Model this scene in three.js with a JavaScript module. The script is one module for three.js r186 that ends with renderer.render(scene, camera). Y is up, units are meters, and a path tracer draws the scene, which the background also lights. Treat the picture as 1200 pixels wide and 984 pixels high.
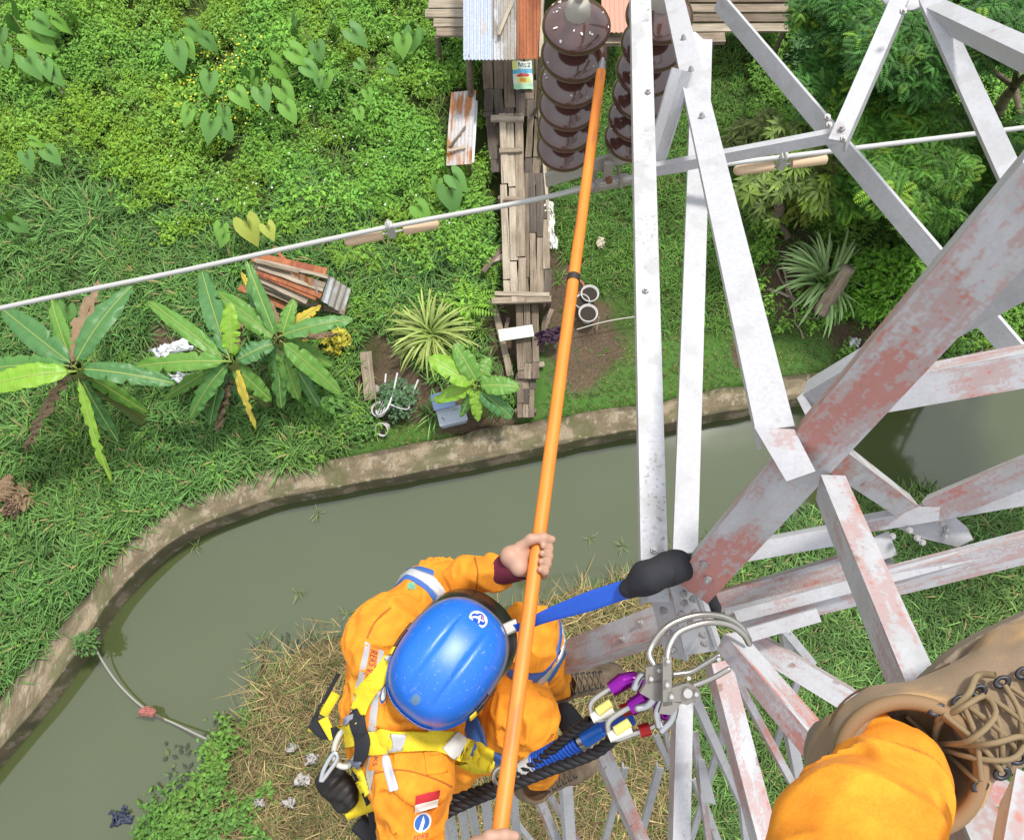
import * as THREE from 'three';
import { mergeGeometries, mergeVertices } from 'three/addons/utils/BufferGeometryUtils.js';
import { RoundedBoxGeometry } from 'three/addons/geometries/RoundedBoxGeometry.js';

// ------------------------------------------------------------------ camera, sky, sun, exposure
const V3 = THREE.Vector3, DEG = Math.PI / 180;
const CAM_H = 12.5, FOC = 950, PITCH = 17 * DEG;           // camera height, focal length in photo pixels, tilt from straight down
const camPos = new V3(0, CAM_H, 0);
const fwd = new V3(0, -Math.cos(PITCH), -Math.sin(PITCH)), cup = new V3(0, Math.sin(PITCH), -Math.cos(PITCH)), crt = new V3(1, 0, 0);
const scene = new THREE.Scene();
const camera = new THREE.PerspectiveCamera(2 * Math.atan(492 / FOC) / DEG, 1024 / 839, 0.05, 900);
camera.position.copy(camPos); camera.up.set(0, 0, -1); camera.lookAt(camPos.clone().add(fwd)); scene.add(camera);
const renderer = new THREE.WebGLRenderer({ antialias: true });
renderer.toneMapping = THREE.LinearToneMapping; renderer.toneMappingExposure = 1.5;
renderer.shadowMap.enabled = true;

// deterministic random numbers and value noise
function rng(seed) { let a = seed >>> 0; return () => { a |= 0; a = a + 0x6D2B79F5 | 0; let t = Math.imul(a ^ a >>> 15, 1 | a); t = t + Math.imul(t ^ t >>> 7, 61 | t) ^ t; return ((t ^ t >>> 14) >>> 0) / 4294967296; }; }
function hash3(x, y, z) { let h = Math.imul(x, 374761393) ^ Math.imul(y, 668265263) ^ Math.imul(z, 2147483647 ^ 0x5bd1e995); h = Math.imul(h ^ h >>> 13, 1274126177); h ^= h >>> 16; return (h >>> 0) / 4294967296; }
const sm = (t) => t * t * (3 - 2 * t), lerp = (a, b, t) => a + (b - a) * t, clamp = (x, a, b) => x < a ? a : x > b ? b : x;
const sstep = (a, b, x) => sm(clamp((x - a) / (b - a), 0, 1));
function noise2(x, y, px = 0, py = 0, s = 0) {
  const xi = Math.floor(x), yi = Math.floor(y), fx = sm(x - xi), fy = sm(y - yi);
  const w = (i, p) => p ? ((i % p) + p) % p : i;
  const x0 = w(xi, px), x1 = w(xi + 1, px), y0 = w(yi, py), y1 = w(yi + 1, py);
  return lerp(lerp(hash3(x0, y0, s), hash3(x1, y0, s), fx), lerp(hash3(x0, y1, s), hash3(x1, y1, s), fx), fy);
}
function noise3(x, y, z) {
  const xi = Math.floor(x), yi = Math.floor(y), zi = Math.floor(z), fx = sm(x - xi), fy = sm(y - yi), fz = sm(z - zi);
  const c = (i, j, k) => hash3(xi + i, yi + j, zi + k);
  return lerp(lerp(lerp(c(0, 0, 0), c(1, 0, 0), fx), lerp(c(0, 1, 0), c(1, 1, 0), fx), fy), lerp(lerp(c(0, 0, 1), c(1, 0, 1), fx), lerp(c(0, 1, 1), c(1, 1, 1), fx), fy), fz);
}
const fbm2 = (x, y, n = 4, s = 0, px = 0, py = 0) => { let a = 0, w = .5, f = 1; for (let i = 0; i < n; i++) { a += w * noise2(x * f, y * f, px * f, py * f, s + i); f *= 2; w *= .5; } return a / (1 - Math.pow(.5, n)); };

// bright, hazy overcast sky (equirectangular, linear values)
{
  const W = 256, H = 128, data = new Float32Array(W * H * 4);
  for (let j = 0; j < H; j++) for (let i = 0; i < W; i++) {
    const el = (j / (H - 1) - .5) * Math.PI, s = Math.sin(el);            // row 0 is straight down
    const cloud = fbm2(i / W * 8, j / H * 6, 4, 11, 8, 0);
    let L = s > 0 ? lerp(.47, .82, Math.sqrt(s)) * (.78 + .44 * cloud) : .3;
    data.set([L * .96, L * .985, L * 1.05, 1], (j * W + i) * 4);
  }
  const sky = new THREE.DataTexture(data, W, H, THREE.RGBAFormat, THREE.FloatType);
  sky.mapping = THREE.EquirectangularReflectionMapping; sky.magFilter = sky.minFilter = THREE.LinearFilter; sky.wrapS = THREE.RepeatWrapping; sky.needsUpdate = true;
  scene.background = sky; scene.environment = sky;
}
const sun = new THREE.DirectionalLight(new THREE.Color(1, .96, .89), 2.5);
sun.position.set(6, 24, -13.5); sun.target.position.set(0, 0, -4); sun.shadow.radius = 14; sun.castShadow = true;
sun.shadow.mapSize.set(2048, 2048); Object.assign(sun.shadow.camera, { left: -16, right: 16, top: 16, bottom: -16, near: 1, far: 60 });
scene.add(sun, sun.target);

// ------------------------------------------------------------------ helpers
// a photo pixel gives a direction; the distance comes from the ground or from the known size of the thing
const pt = (u, v, d) => camPos.clone().addScaledVector(fwd, d).addScaledVector(crt, (u - 600) / FOC * d).addScaledVector(cup, (492 - v) / FOC * d);
const rayDir = (u, v) => fwd.clone().addScaledVector(crt, (u - 600) / FOC).addScaledVector(cup, (492 - v) / FOC).normalize();
const gp = (u, v, y = 0) => { const r = rayDir(u, v); return camPos.clone().addScaledVector(r, (y - CAM_H) / r.y); };
const toPx = (p) => { const q = p.clone().sub(camPos), d = q.dot(fwd); return [600 + FOC * q.dot(crt) / d, 492 - FOC * q.dot(cup) / d, d]; };

const used = new Map();
function numbered(n) { const k = used.get(n) ?? 0; used.set(n, k + 1); return k ? n + '_' + String(k).padStart(3, '0') : n; }
function thing(name, label, category, group) { const o = new THREE.Group(); o.name = numbered(name); o.userData = { label, category }; if (group) o.userData.group = group; scene.add(o); return o; }
function part(name, geo, mat, parent, label) { const m = new THREE.Mesh(geo, mat); m.name = name; if (label) m.userData.label = label; parent.add(m); return m; }
function solo(name, geo, mat, label, category, group) { const m = new THREE.Mesh(geo, mat); m.name = numbered(name); m.userData = { label, category }; if (group) m.userData.group = group; scene.add(m); return m; }
function struct(name, geo, mat) { const m = new THREE.Mesh(geo, mat); m.name = name; m.userData = { kind: 'structure' }; scene.add(m); return m; }
function settle(o, base) {                                     // put the thing's origin at its base
  const shift = (m) => {
    if (m.isInstancedMesh) { const M = new THREE.Matrix4(); for (let i = 0; i < m.count; i++) { m.getMatrixAt(i, M); M.elements[12] -= base.x; M.elements[13] -= base.y; M.elements[14] -= base.z; m.setMatrixAt(i, M); } }
    else if (m.position.lengthSq() > 0) { m.position.sub(base); return; }
    else m.geometry.translate(-base.x, -base.y, -base.z);
    m.children.forEach(shift);
  };
  if (o.isMesh) o.geometry.translate(-base.x, -base.y, -base.z); 
  o.children.forEach(shift);
  o.position.copy(base); return o;
}
const rgb = (r, g, b) => new THREE.Color().setRGB(r, g, b);
const mat = (r, g, b, rough = .7, extra = {}) => new THREE.MeshPhysicalMaterial({ color: rgb(r, g, b), roughness: rough, side: THREE.DoubleSide, ...extra });

// mesh builder: collects vertices (position, uv, colour) and faces
class MB {
  constructor() { this.p = []; this.uv = []; this.c = []; this.i = []; this.useC = false; }
  v(P, u = 0, w = 0, c) { this.p.push(P.x, P.y, P.z); this.uv.push(u, w); if (c) { this.useC = true; this.c.push(c[0], c[1], c[2]); } else this.c.push(1, 1, 1); return this.p.length / 3 - 1; }
  f(a, b, c) { this.i.push(a, b, c); }
  q(a, b, c, d) { this.i.push(a, b, c, a, c, d); }
  // a bar between p0 and p1 with rectangular section given by two edge vectors; corner line at p0..p1
  bar(p0, p1, e1, e2, u0 = 0, w0 = 0) {
    const L = p0.distanceTo(p1), a = e1.length(), b = e2.length(), A = new V3(), pts = [];
    for (const base of [p0, p1]) for (const [s, t] of [[0, 0], [1, 0], [1, 1], [0, 1]]) pts.push(A.clone().copy(base).addScaledVector(e1, s).addScaledVector(e2, t));
    const face = (i, uvs) => { const k = i.map((n, j) => this.v(pts[n], u0 + uvs[j][0], w0 + uvs[j][1])); this.q(...k); };
    face([0, 4, 5, 1], [[0, 0], [L, 0], [L, a], [0, a]]); face([3, 2, 6, 7], [[0, .2], [0, .2 + a], [L, .2 + a], [L, .2]]);
    face([0, 3, 7, 4], [[0, .3], [0, .3 + b], [L, .3 + b], [L, .3]]); face([1, 5, 6, 2], [[0, .35], [L, .35], [L, .35 + b], [0, .35 + b]]);
    face([0, 1, 2, 3], [[0, 0], [a, 0], [a, b], [0, b]]); face([4, 7, 6, 5], [[0, 0], [0, b], [a, b], [a, 0]]);
    return this;
  }
  add(g, M) {
    const n = this.p.length / 3, P = g.attributes.position, U = g.attributes.uv, t = new V3();
    for (let k = 0; k < P.count; k++) { t.fromBufferAttribute(P, k); if (M) t.applyMatrix4(M); this.v(t, U ? U.getX(k) : 0, U ? U.getY(k) : 0); }
    if (g.index) for (const k of g.index.array) this.i.push(n + k); else for (let k = 0; k < P.count; k++) this.i.push(n + k);
    return this;
  }
  geo() {
    const g = new THREE.BufferGeometry(); g.setAttribute('position', new THREE.Float32BufferAttribute(this.p, 3)); g.setAttribute('uv', new THREE.Float32BufferAttribute(this.uv, 2));
    if (this.useC) g.setAttribute('color', new THREE.Float32BufferAttribute(this.c, 3)); g.setIndex(this.i); g.computeVertexNormals(); return g;
  }
}
const curve = (pts) => new THREE.CatmullRomCurve3(pts, false, 'centripetal');
const tube = (pts, r, seg = 0, rad = 8) => { const c = curve(pts); return new THREE.TubeGeometry(c, seg || Math.max(4, pts.length * 6), r, rad); };
function capTube(pts, r, seg, rad = 8) {                        // a tube with rounded ends
  const a = pts[0], b = pts[pts.length - 1], g = [tube(pts, r, seg, rad)];
  for (const e of [a, b]) { const s = new THREE.SphereGeometry(r, rad, 6); s.translate(e.x, e.y, e.z); g.push(s); }
  return mergeGeometries(g);
}
const cyl = (a, b, r0, r1 = r0, rad = 14) => { const L = a.distanceTo(b), g = new THREE.CylinderGeometry(r1, r0, L, rad); g.translate(0, L / 2, 0); g.applyQuaternion(new THREE.Quaternion().setFromUnitVectors(new V3(0, 1, 0), b.clone().sub(a).normalize())); g.translate(a.x, a.y, a.z); return g; };
const basis = (o, x, y, z) => new THREE.Matrix4().makeBasis(x, y, z).setPosition(o);
function frameFrom(x, upHint) { const X = x.clone().normalize(), Z = X.clone().cross(upHint).normalize(), Y = Z.clone().cross(X).normalize(); return [X, Y, Z]; }

function tex(W, H, fn, { srgb = true, rx = 1, ry = 1, clampIt = false } = {}) {
  const d = new Uint8Array(W * H * 4), o = [0, 0, 0, 1];
  const enc = (x) => { x = clamp(x, 0, 1); return Math.round(255 * (srgb ? (x <= .0031308 ? 12.92 * x : 1.055 * Math.pow(x, 1 / 2.4) - .055) : x)); };
  for (let j = 0; j < H; j++) for (let i = 0; i < W; i++) { o[3] = 1; fn(i, j, o); const k = (j * W + i) * 4; d[k] = enc(o[0]); d[k + 1] = enc(o[1]); d[k + 2] = enc(o[2]); d[k + 3] = 255 * o[3]; }
  const t = new THREE.DataTexture(d, W, H); if (srgb) t.colorSpace = THREE.SRGBColorSpace; t.magFilter = THREE.LinearFilter; t.minFilter = THREE.LinearMipmapLinearFilter; t.generateMipmaps = true;
  t.wrapS = t.wrapT = clampIt ? THREE.ClampToEdgeWrapping : THREE.RepeatWrapping; t.repeat.set(rx, ry); t.needsUpdate = true; return t;
}

// signed-distance surfaces for bodies, clothes and boots: tapered capsules joined by a smooth minimum, meshed by surface nets
const capsule = (a, b, r0, r1) => { const ba = b.clone().sub(a), bb = ba.dot(ba) || 1e-9; return (x, y, z) => { const px = x - a.x, py = y - a.y, pz = z - a.z, h = clamp((px * ba.x + py * ba.y + pz * ba.z) / bb, 0, 1), dx = px - ba.x * h, dy = py - ba.y * h, dz = pz - ba.z * h; return Math.sqrt(dx * dx + dy * dy + dz * dz) - (r0 + (r1 - r0) * h); }; };
const ellipsoid = (c, rx, ry, rz, M) => { const inv = M ? M.clone().invert() : null, t = new V3(); return (x, y, z) => { t.set(x - c.x, y - c.y, z - c.z); if (inv) t.applyMatrix4(inv); const k0 = Math.hypot(t.x / rx, t.y / ry, t.z / rz), k1 = Math.hypot(t.x / rx / rx, t.y / ry / ry, t.z / rz / rz) || 1e-9; return k0 * (k0 - 1) / k1; }; };
const smin = (a, b, k) => { const h = Math.max(k - Math.abs(a - b), 0) / k; return Math.min(a, b) - h * h * k * .25; };
const blend = (list, k) => (x, y, z) => { let d = 1e9; for (const f of list) d = smin(d, f(x, y, z), k); return d; };
function surfaceNets(f, lo, hi, cell) {
  const n = [0, 1, 2].map((k) => Math.ceil((hi.getComponent(k) - lo.getComponent(k)) / cell) + 1), [nx, ny, nz] = n, F = new Float32Array(nx * ny * nz), id = new Int32Array(nx * ny * nz).fill(-1);
  const at = (i, j, k) => i + nx * (j + ny * k);
  // coarse pass: skip far cells
  const st = 4;
  for (let k0 = 0; k0 < nz; k0 += st) for (let j0 = 0; j0 < ny; j0 += st) for (let i0 = 0; i0 < nx; i0 += st) {
    const c = f(lo.x + (i0 + st / 2) * cell, lo.y + (j0 + st / 2) * cell, lo.z + (k0 + st / 2) * cell), far = Math.abs(c) > cell * st * 1.6;
    for (let k = k0; k < Math.min(nz, k0 + st); k++) for (let j = j0; j < Math.min(ny, j0 + st); j++) for (let i = i0; i < Math.min(nx, i0 + st); i++) F[at(i, j, k)] = far ? c : f(lo.x + i * cell, lo.y + j * cell, lo.z + k * cell);
  }
  const P = [], I = [];
  const E = [[0, 1], [2, 3], [4, 5], [6, 7], [0, 2], [1, 3], [4, 6], [5, 7], [0, 4], [1, 5], [2, 6], [3, 7]];
  for (let k = 0; k < nz - 1; k++) for (let j = 0; j < ny - 1; j++) for (let i = 0; i < nx - 1; i++) {
    const v = []; let s = 0; for (let q = 0; q < 8; q++) { const w = F[at(i + (q & 1), j + (q >> 1 & 1), k + (q >> 2))]; v.push(w); if (w < 0) s++; }
    if (s === 0 || s === 8) continue;
    let x = 0, y = 0, z = 0, m = 0;
    for (const [a, b] of E) if ((v[a] < 0) !== (v[b] < 0)) { const t = v[a] / (v[a] - v[b]); x += lerp(a & 1, b & 1, t); y += lerp(a >> 1 & 1, b >> 1 & 1, t); z += lerp(a >> 2, b >> 2, t); m++; }
    id[at(i, j, k)] = P.length / 3; P.push(lo.x + (i + x / m) * cell, lo.y + (j + y / m) * cell, lo.z + (k + z / m) * cell);
  }
  for (let k = 1; k < nz - 1; k++) for (let j = 1; j < ny - 1; j++) for (let i = 1; i < nx - 1; i++) {
    const a = F[at(i, j, k)] < 0;
    const quad = (q, flip) => { if (q.some((w) => w < 0)) return; const [p, r, s, t] = flip ? [q[0], q[3], q[2], q[1]] : q; I.push(p, r, s, p, s, t); };
    if (a !== F[at(i + 1, j, k)] < 0) quad([id[at(i, j - 1, k - 1)], id[at(i, j, k - 1)], id[at(i, j, k)], id[at(i, j - 1, k)]], !a);
    if (a !== F[at(i, j + 1, k)] < 0) quad([id[at(i - 1, j, k - 1)], id[at(i - 1, j, k)], id[at(i, j, k)], id[at(i, j, k - 1)]], !a);
    if (a !== F[at(i, j, k + 1)] < 0) quad([id[at(i - 1, j - 1, k)], id[at(i, j - 1, k)], id[at(i, j, k)], id[at(i - 1, j, k)]], !a);
  }
  const N = new Float32Array(P.length), e = cell * .6, uv = new Float32Array(P.length / 3 * 2);
  for (let q = 0; q < P.length; q += 3) { const x = P[q], y = P[q + 1], z = P[q + 2]; const g = [f(x + e, y, z) - f(x - e, y, z), f(x, y + e, z) - f(x, y - e, z), f(x, y, z + e) - f(x, y, z - e)], L = Math.hypot(...g) || 1; N[q] = g[0] / L; N[q + 1] = g[1] / L; N[q + 2] = g[2] / L; uv[q / 3 * 2] = x * 1.3 + z * .4; uv[q / 3 * 2 + 1] = z * 1.1 + y; }
  const g = new THREE.BufferGeometry(); g.setAttribute('position', new THREE.Float32BufferAttribute(P, 3)); g.setAttribute('normal', new THREE.BufferAttribute(N, 3)); g.setAttribute('uv', new THREE.BufferAttribute(uv, 2)); g.setIndex(I); return g;
}
const bounds = (pts, m) => { const b = new THREE.Box3().setFromPoints(pts); return [b.min.subScalar(m), b.max.addScalar(m)]; };

// ------------------------------------------------------------------ ground, canal wall, water
const poly = (px) => { const w = px.map(([u, v]) => gp(u, v, 0)); return w; };
function lineZ(w) {                                            // z (and slope) of a polyline that runs along x
  return (x) => {
    let i = 0; while (i < w.length - 2 && x > w[i + 1].x) i++;
    const a = w[i], b = w[i + 1], s = (b.z - a.z) / (b.x - a.x); return [a.z + (x - a.x) * s, Math.sqrt(1 + s * s)];
  };
}
const smoothLine = (px, n) => curve(poly(px)).getPoints(n);
const wallOuter = smoothLine([[-180, 1060], [-90, 935], [0, 824], [51, 764], [94, 713], [129, 662], [164, 627], [210, 590], [304, 557], [420, 537], [500, 518], [647, 492], [747, 477], [875, 452], [940, 441], [1060, 424], [1200, 400], [1400, 370]], 160);
const wallInner = smoothLine([[-180, 1125], [-90, 994], [0, 884], [39, 838], [94, 766], [133, 706], [172, 664], [219, 629], [304, 594], [420, 570], [500, 556], [647, 526], [747, 507], [875, 482], [940, 471], [1060, 450], [1200, 426], [1400, 396]], 160);
const nearEdge = smoothLine([[60, 1190], [130, 1060], [172, 984], [196, 962], [232, 932], [252, 882], [286, 850], [302, 805], [345, 772], [410, 752], [520, 735], [610, 722], [680, 697], [745, 684], [860, 642], [930, 617], [1075, 592], [1200, 588], [1400, 560]], 160);
const zOut = lineZ(wallOuter), zIn = lineZ(wallInner), zNear = lineZ(nearEdge);
const WATER_Y = -.36;
// signed distances: >0 on the far bank, >0 on the near bank
const farD = (x, z) => { const [l, s] = zOut(x); return (l - z) / s; };
const nearD = (x, z) => { const [l, s] = zNear(x); return (z - l) / s; };
function groundY(x, z) {
  const fd = farD(x, z), nd = nearD(x, z), bump = (fbm2(x * .9, z * .9, 3, 5) - .5) * .14;
  if (nd > -1.2) return lerp(-1.1, bump, sstep(-.75, .25, nd)) ;
  if (fd > -.12) return bump * sstep(0, .5, fd) - .02 + (fd < 0 ? fd * 3 : 0);
  return -1.2;
}
const TX0 = -10.5, TX1 = 10.5, TZ0 = -15, TZ1 = 6;
const inPoly = (u, v, P) => { let c = false; for (let i = 0, j = P.length - 1; i < P.length; j = i++) if ((P[i][1] > v) !== (P[j][1] > v) && u < (P[j][0] - P[i][0]) * (v - P[i][1]) / (P[j][1] - P[i][1]) + P[i][0]) c = !c; return c; };
const blob = (u, v, cu, cv, ru, rv) => Math.max(0, 1 - Math.hypot((u - cu) / ru, (v - cv) / rv));
// what grows where, in terms of the photo's ground positions
function dirtAmount(u, v, n) {
  let d = 0;
  for (const [a, b, c, e] of [[690, 400, 75, 70], [655, 350, 40, 60], [460, 440, 60, 60], [500, 470, 130, 40], [930, 330, 60, 70], [935, 290, 45, 50], [195, 395, 34, 30], [590, 400, 36, 90], [560, 500, 80, 22], [870, 410, 20, 30], [1010, 395, 60, 30], [270, 440, 80, 60]]) d = Math.max(d, blob(u, v, a, b, c, e));
  return sstep(.12, .5, d + (n - .5) * .7);
}
function lawnAmount(u, v) { return Math.max(sstep(372, 402, v) * sstep(600, 640, u) * sstep(1010, 960, u), sstep(488, 500, v + (u - 500) * .12) * sstep(380, 430, u), sstep(330, 350, v) * sstep(620, 650, u) * sstep(760, 740, u) * .6); }
{
  const grid = (a, b, lo, hi, st) => { const o = []; for (let e = 300; e > 1.6; e *= .55) o.push(lo - e); for (let t = lo; t <= hi + 1e-6; t += st) o.push(t); const r = []; for (let e = 300; e > 1.6; e *= .55) r.push(hi + e); return o.concat(r.reverse()); };
  const xs = grid(0, 0, TX0, TX1, .11), zs = grid(0, 0, TZ0, TZ1, .11), m = new MB();
  for (const z of zs) for (const x of xs) m.v(new V3(x, groundY(clamp(x, -14, 14), clamp(z, -17, 9)), z), (x - TX0) / (TX1 - TX0), (z - TZ0) / (TZ1 - TZ0));
  const W = xs.length; for (let j = 0; j < zs.length - 1; j++) for (let i = 0; i < W - 1; i++) { const a = j * W + i; m.q(a, a + W, a + W + 1, a + 1); }
  const N = 1800, T = tex(N, N, (i, j, o) => {
    const x = lerp(TX0, TX1, (i + .5) / N), z = lerp(TZ0, TZ1, (j + .5) / N), X = x * 9, Z = z * 9;
    const f = noise2(x * 70, z * 70, 0, 0, 3), f2 = noise2(x * 33, z * 33, 0, 0, 4), n = noise2(x * 4, z * 4, 0, 0, 7) * .6 + noise2(x * 1.3, z * 1.3, 0, 0, 8) * .4;
    const [u, v] = toPx(new V3(x, 0, z)); let c;
    const soil = [.085 * (.6 + .8 * f), .062 * (.6 + .8 * f), .04 * (.6 + .8 * f)];
    if (nearD(x, z) > -1) { const g = u < 300 ? .6 : u > 800 ? .8 : .1; c = [lerp(.15 * (.4 + f), .03, g * n), lerp(.115 * (.4 + f), .06, g * n), lerp(.06 * (.4 + f), .018, g * n)]; }
    else {
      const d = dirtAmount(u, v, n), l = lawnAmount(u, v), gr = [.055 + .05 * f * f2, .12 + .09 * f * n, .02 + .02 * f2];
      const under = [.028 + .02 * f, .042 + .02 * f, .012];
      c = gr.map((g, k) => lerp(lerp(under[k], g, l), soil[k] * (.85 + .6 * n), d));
    }
    o[0] = c[0]; o[1] = c[1]; o[2] = c[2];
  });
  const M = mat(1, 1, 1, .95, { map: T, specularIntensity: .25 });
  const gm = struct('ground', m.geo(), M); gm.userData.label = 'ground of both banks, soil and moss below the plants';
}
const concreteTex = tex(1024, 256, (i, j, o) => {
  const x = i / 1024, y = j / 256, n = fbm2(x * 24, y * 6, 5, 21, 24, 6), f = noise2(x * 300, y * 75, 300, 75, 9), s = fbm2(x * 9, y * 4, 3, 31, 9, 4);
  const t = sstep(.35, .7, n), k = .75 + .5 * f; let c = [lerp(.15, .26, t) * k, lerp(.118, .208, t) * k, lerp(.07, .135, t) * k];
  const moss = sstep(.52, .68, s) * .7; c = [lerp(c[0], .08, moss), lerp(c[1], .085, moss), lerp(c[2], .03, moss)];
  const pale = sstep(.62, .74, fbm2(x * 60, y * 10, 4, 41, 60, 10)); c = c.map((v, q) => lerp(v, [.36, .31, .24][q], pale * .45)); const dk = sstep(.5, .72, fbm2(x * 10, y * 12, 4, 51, 10, 12)); c = c.map((v, q) => lerp(v, [.085, .07, .042][q], .6 * dk));
  o[0] = c[0]; o[1] = c[1]; o[2] = c[2];
});
{
  const m = new MB(), n = wallOuter.length; let L = 0;
  const rows = [];
  for (let i = 0; i < n; i++) {
    if (i) L += wallOuter[i].distanceTo(wallOuter[i - 1]);
    const a = wallOuter[i], b = wallInner[i], d = b.clone().sub(a).normalize(), j = (s) => (noise2(L * 3, s * 9.1, 0, 0, 77) - .5);
    const A = a.clone().addScaledVector(d, j(1) * .08), B = b.clone().addScaledVector(d, j(2) * .03 - .03), y = .1;
    const prof = [[A, -.25], [A, y - .01 + j(3) * .02], [A.clone().lerp(B, .3), y + j(4) * .014], [A.clone().lerp(B, .8), y + j(5) * .014], [B.clone().addScaledVector(d, -.02), y - .006 + j(6) * .008], [B, y - .025], [B.clone().addScaledVector(d, .01 + j(7) * .012), -.2], [B.clone().addScaledVector(d, .03), -1.2]];
    rows.push(prof.map(([p, yy], k) => m.v(new V3(p.x, yy, p.z), L / 4, [0, .2, .35, .55, .68, .7, .85, 1.2][k])));
  }
  for (let i = 0; i < n - 1; i++) for (let k = 0; k < 7; k++) m.q(rows[i][k], rows[i + 1][k], rows[i + 1][k + 1], rows[i][k + 1]);
  const w = solo('canal_wall', m.geo(), mat(1, 1, 1, .92, { map: concreteTex, bumpMap: concreteTex, bumpScale: .0025 }), 'brown weathered concrete wall edging the far side of the canal', 'wall');
}
{
  const W = 256, bump = tex(W, W, (i, j, o) => { const n = fbm2(i / W * 8, j / W * 5, 3, 61, 8, 5); o[0] = o[1] = o[2] = n; }, { srgb: false, rx: 5, ry: 5 });
  const murk = tex(512, 512, (i, j, o) => { const n = fbm2(i / 512 * 5, j / 512 * 5, 5, 71, 5, 5); const k = .84 + .32 * n; o[0] = .064 * k; o[1] = .082 * k; o[2] = .030 * k; });
  const g = new THREE.PlaneGeometry(40, 24, 1, 1).rotateX(-Math.PI / 2).translate(0, WATER_Y, -2);
  struct('water', g, mat(1, 1, 1, .06, { map: murk, ior: 1.8, bumpMap: bump, bumpScale: .003 }));
}

// ------------------------------------------------------------------ ground plants (uncountable): instanced tufts
function blade(m, base, dir, len, w, bend, c0, c1, seg = 3, lift = 1, fold = .25) {   // a leaf blade that rises and bends over towards dir
  const side = new V3(-dir.z, 0, dir.x).normalize(); let prev = null, a = 0, p = base.clone();
  for (let k = 0; k <= seg; k++) {
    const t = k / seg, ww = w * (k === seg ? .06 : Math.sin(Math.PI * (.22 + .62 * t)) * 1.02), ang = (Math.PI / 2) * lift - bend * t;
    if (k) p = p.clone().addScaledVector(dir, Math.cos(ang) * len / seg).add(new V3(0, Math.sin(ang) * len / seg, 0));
    const c = c0.map((x, q) => lerp(x, c1[q], t));  // foot darker than tip: shade low in the tuft painted into blade colour
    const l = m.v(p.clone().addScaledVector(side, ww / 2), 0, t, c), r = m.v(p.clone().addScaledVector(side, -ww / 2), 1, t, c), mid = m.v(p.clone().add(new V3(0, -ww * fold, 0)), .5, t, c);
    if (prev) { m.q(prev[0], l, mid, prev[2]); m.q(prev[2], mid, r, prev[1]); } prev = [l, r, mid];
  }
}
const dirA = (a) => new V3(Math.cos(a), 0, Math.sin(a));
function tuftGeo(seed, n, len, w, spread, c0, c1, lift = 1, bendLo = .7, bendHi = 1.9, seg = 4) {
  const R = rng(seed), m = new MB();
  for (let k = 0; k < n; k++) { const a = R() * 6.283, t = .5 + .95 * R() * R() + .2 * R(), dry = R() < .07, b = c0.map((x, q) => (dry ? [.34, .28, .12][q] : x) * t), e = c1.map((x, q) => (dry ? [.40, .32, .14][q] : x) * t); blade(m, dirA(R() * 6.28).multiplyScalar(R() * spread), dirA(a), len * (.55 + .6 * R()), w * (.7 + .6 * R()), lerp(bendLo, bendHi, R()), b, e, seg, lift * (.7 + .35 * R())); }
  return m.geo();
}
function leaf(m, base, dir, up, len, w, c, curl = .15) {       // a small folded oval leaf, four faces
  const s = dir.clone().cross(up).normalize(), tip = base.clone().addScaledVector(dir, len).addScaledVector(up, -len * curl), mid = base.clone().addScaledVector(dir, len * .5);
  const b = m.v(base, .5, 0, c), t = m.v(tip, .5, 1, c), l = m.v(mid.clone().addScaledVector(s, w / 2).addScaledVector(up, w * .18), 0, .5, c), r = m.v(mid.clone().addScaledVector(s, -w / 2).addScaledVector(up, w * .18), 1, .5, c), k = m.v(mid, .5, .5, c);
  m.f(b, k, l); m.f(l, k, t); m.f(b, r, k); m.f(r, t, k);
}
function weedGeo(seed, stems, h, leafLen, leafW, perStem, c) {
  const R = rng(seed), m = new MB();
  for (let s = 0; s < stems; s++) {
    const a = R() * 6.283, lean = R() * .9, H = h * (.5 + .6 * R()), root = dirA(R() * 6.28).multiplyScalar(R() * .09);
    for (let k = 0; k < perStem; k++) {
      const t = .25 + .75 * (k + R() * .6) / perStem, p = root.clone().addScaledVector(dirA(a), lean * H * t).add(new V3(0, H * t, 0)), q = R() * 6.283, tilt = (R() - .2) * .7, d = dirA(q).multiplyScalar(Math.cos(tilt)).add(new V3(0, -Math.sin(tilt) * .6, 0)).normalize(), up = new V3(0, 1, 0).addScaledVector(d, -d.y).normalize(), b = .7 + .6 * R();
      leaf(m, p, d, up, leafLen * (.6 + .7 * R()), leafW * (.6 + .7 * R()), c.map((x) => x * b), .2);
    }
    const d = dirA(a); blade(m, root, d, H * Math.hypot(1, lean), .006, lean * .5, c.map((x) => x * .7), c.map((x) => x * .8), 2, 1 - lean * .25, 0);
  }
  return m.geo();
}
function frondGeo(seed, n, len, c) {                           // fern or pinnate frond tuft
  const R = rng(seed), m = new MB();
  for (let s = 0; s < n; s++) {
    const a = s / n * 6.283 + R(), d = dirA(a), side = new V3(-d.z, 0, d.x), L = len * (.7 + .5 * R()); let p = new V3(0, .12, 0), ang = 1.0;
    for (let k = 1; k <= 11; k++) { const t = k / 11; ang -= .13; p = p.clone().addScaledVector(d, Math.cos(ang) * L / 11).add(new V3(0, Math.sin(ang) * L / 11, 0)); const w = L * .26 * Math.sin(Math.PI * (.12 + .85 * t)), b = .75 + .5 * R(); for (const q of [1, -1]) leaf(m, p, side.clone().multiplyScalar(q).addScaledVector(d, .45).normalize(), new V3(0, 1, 0), w, .035, c.map((x) => x * b), .25); }
  }
  return m.geo();
}
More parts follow.
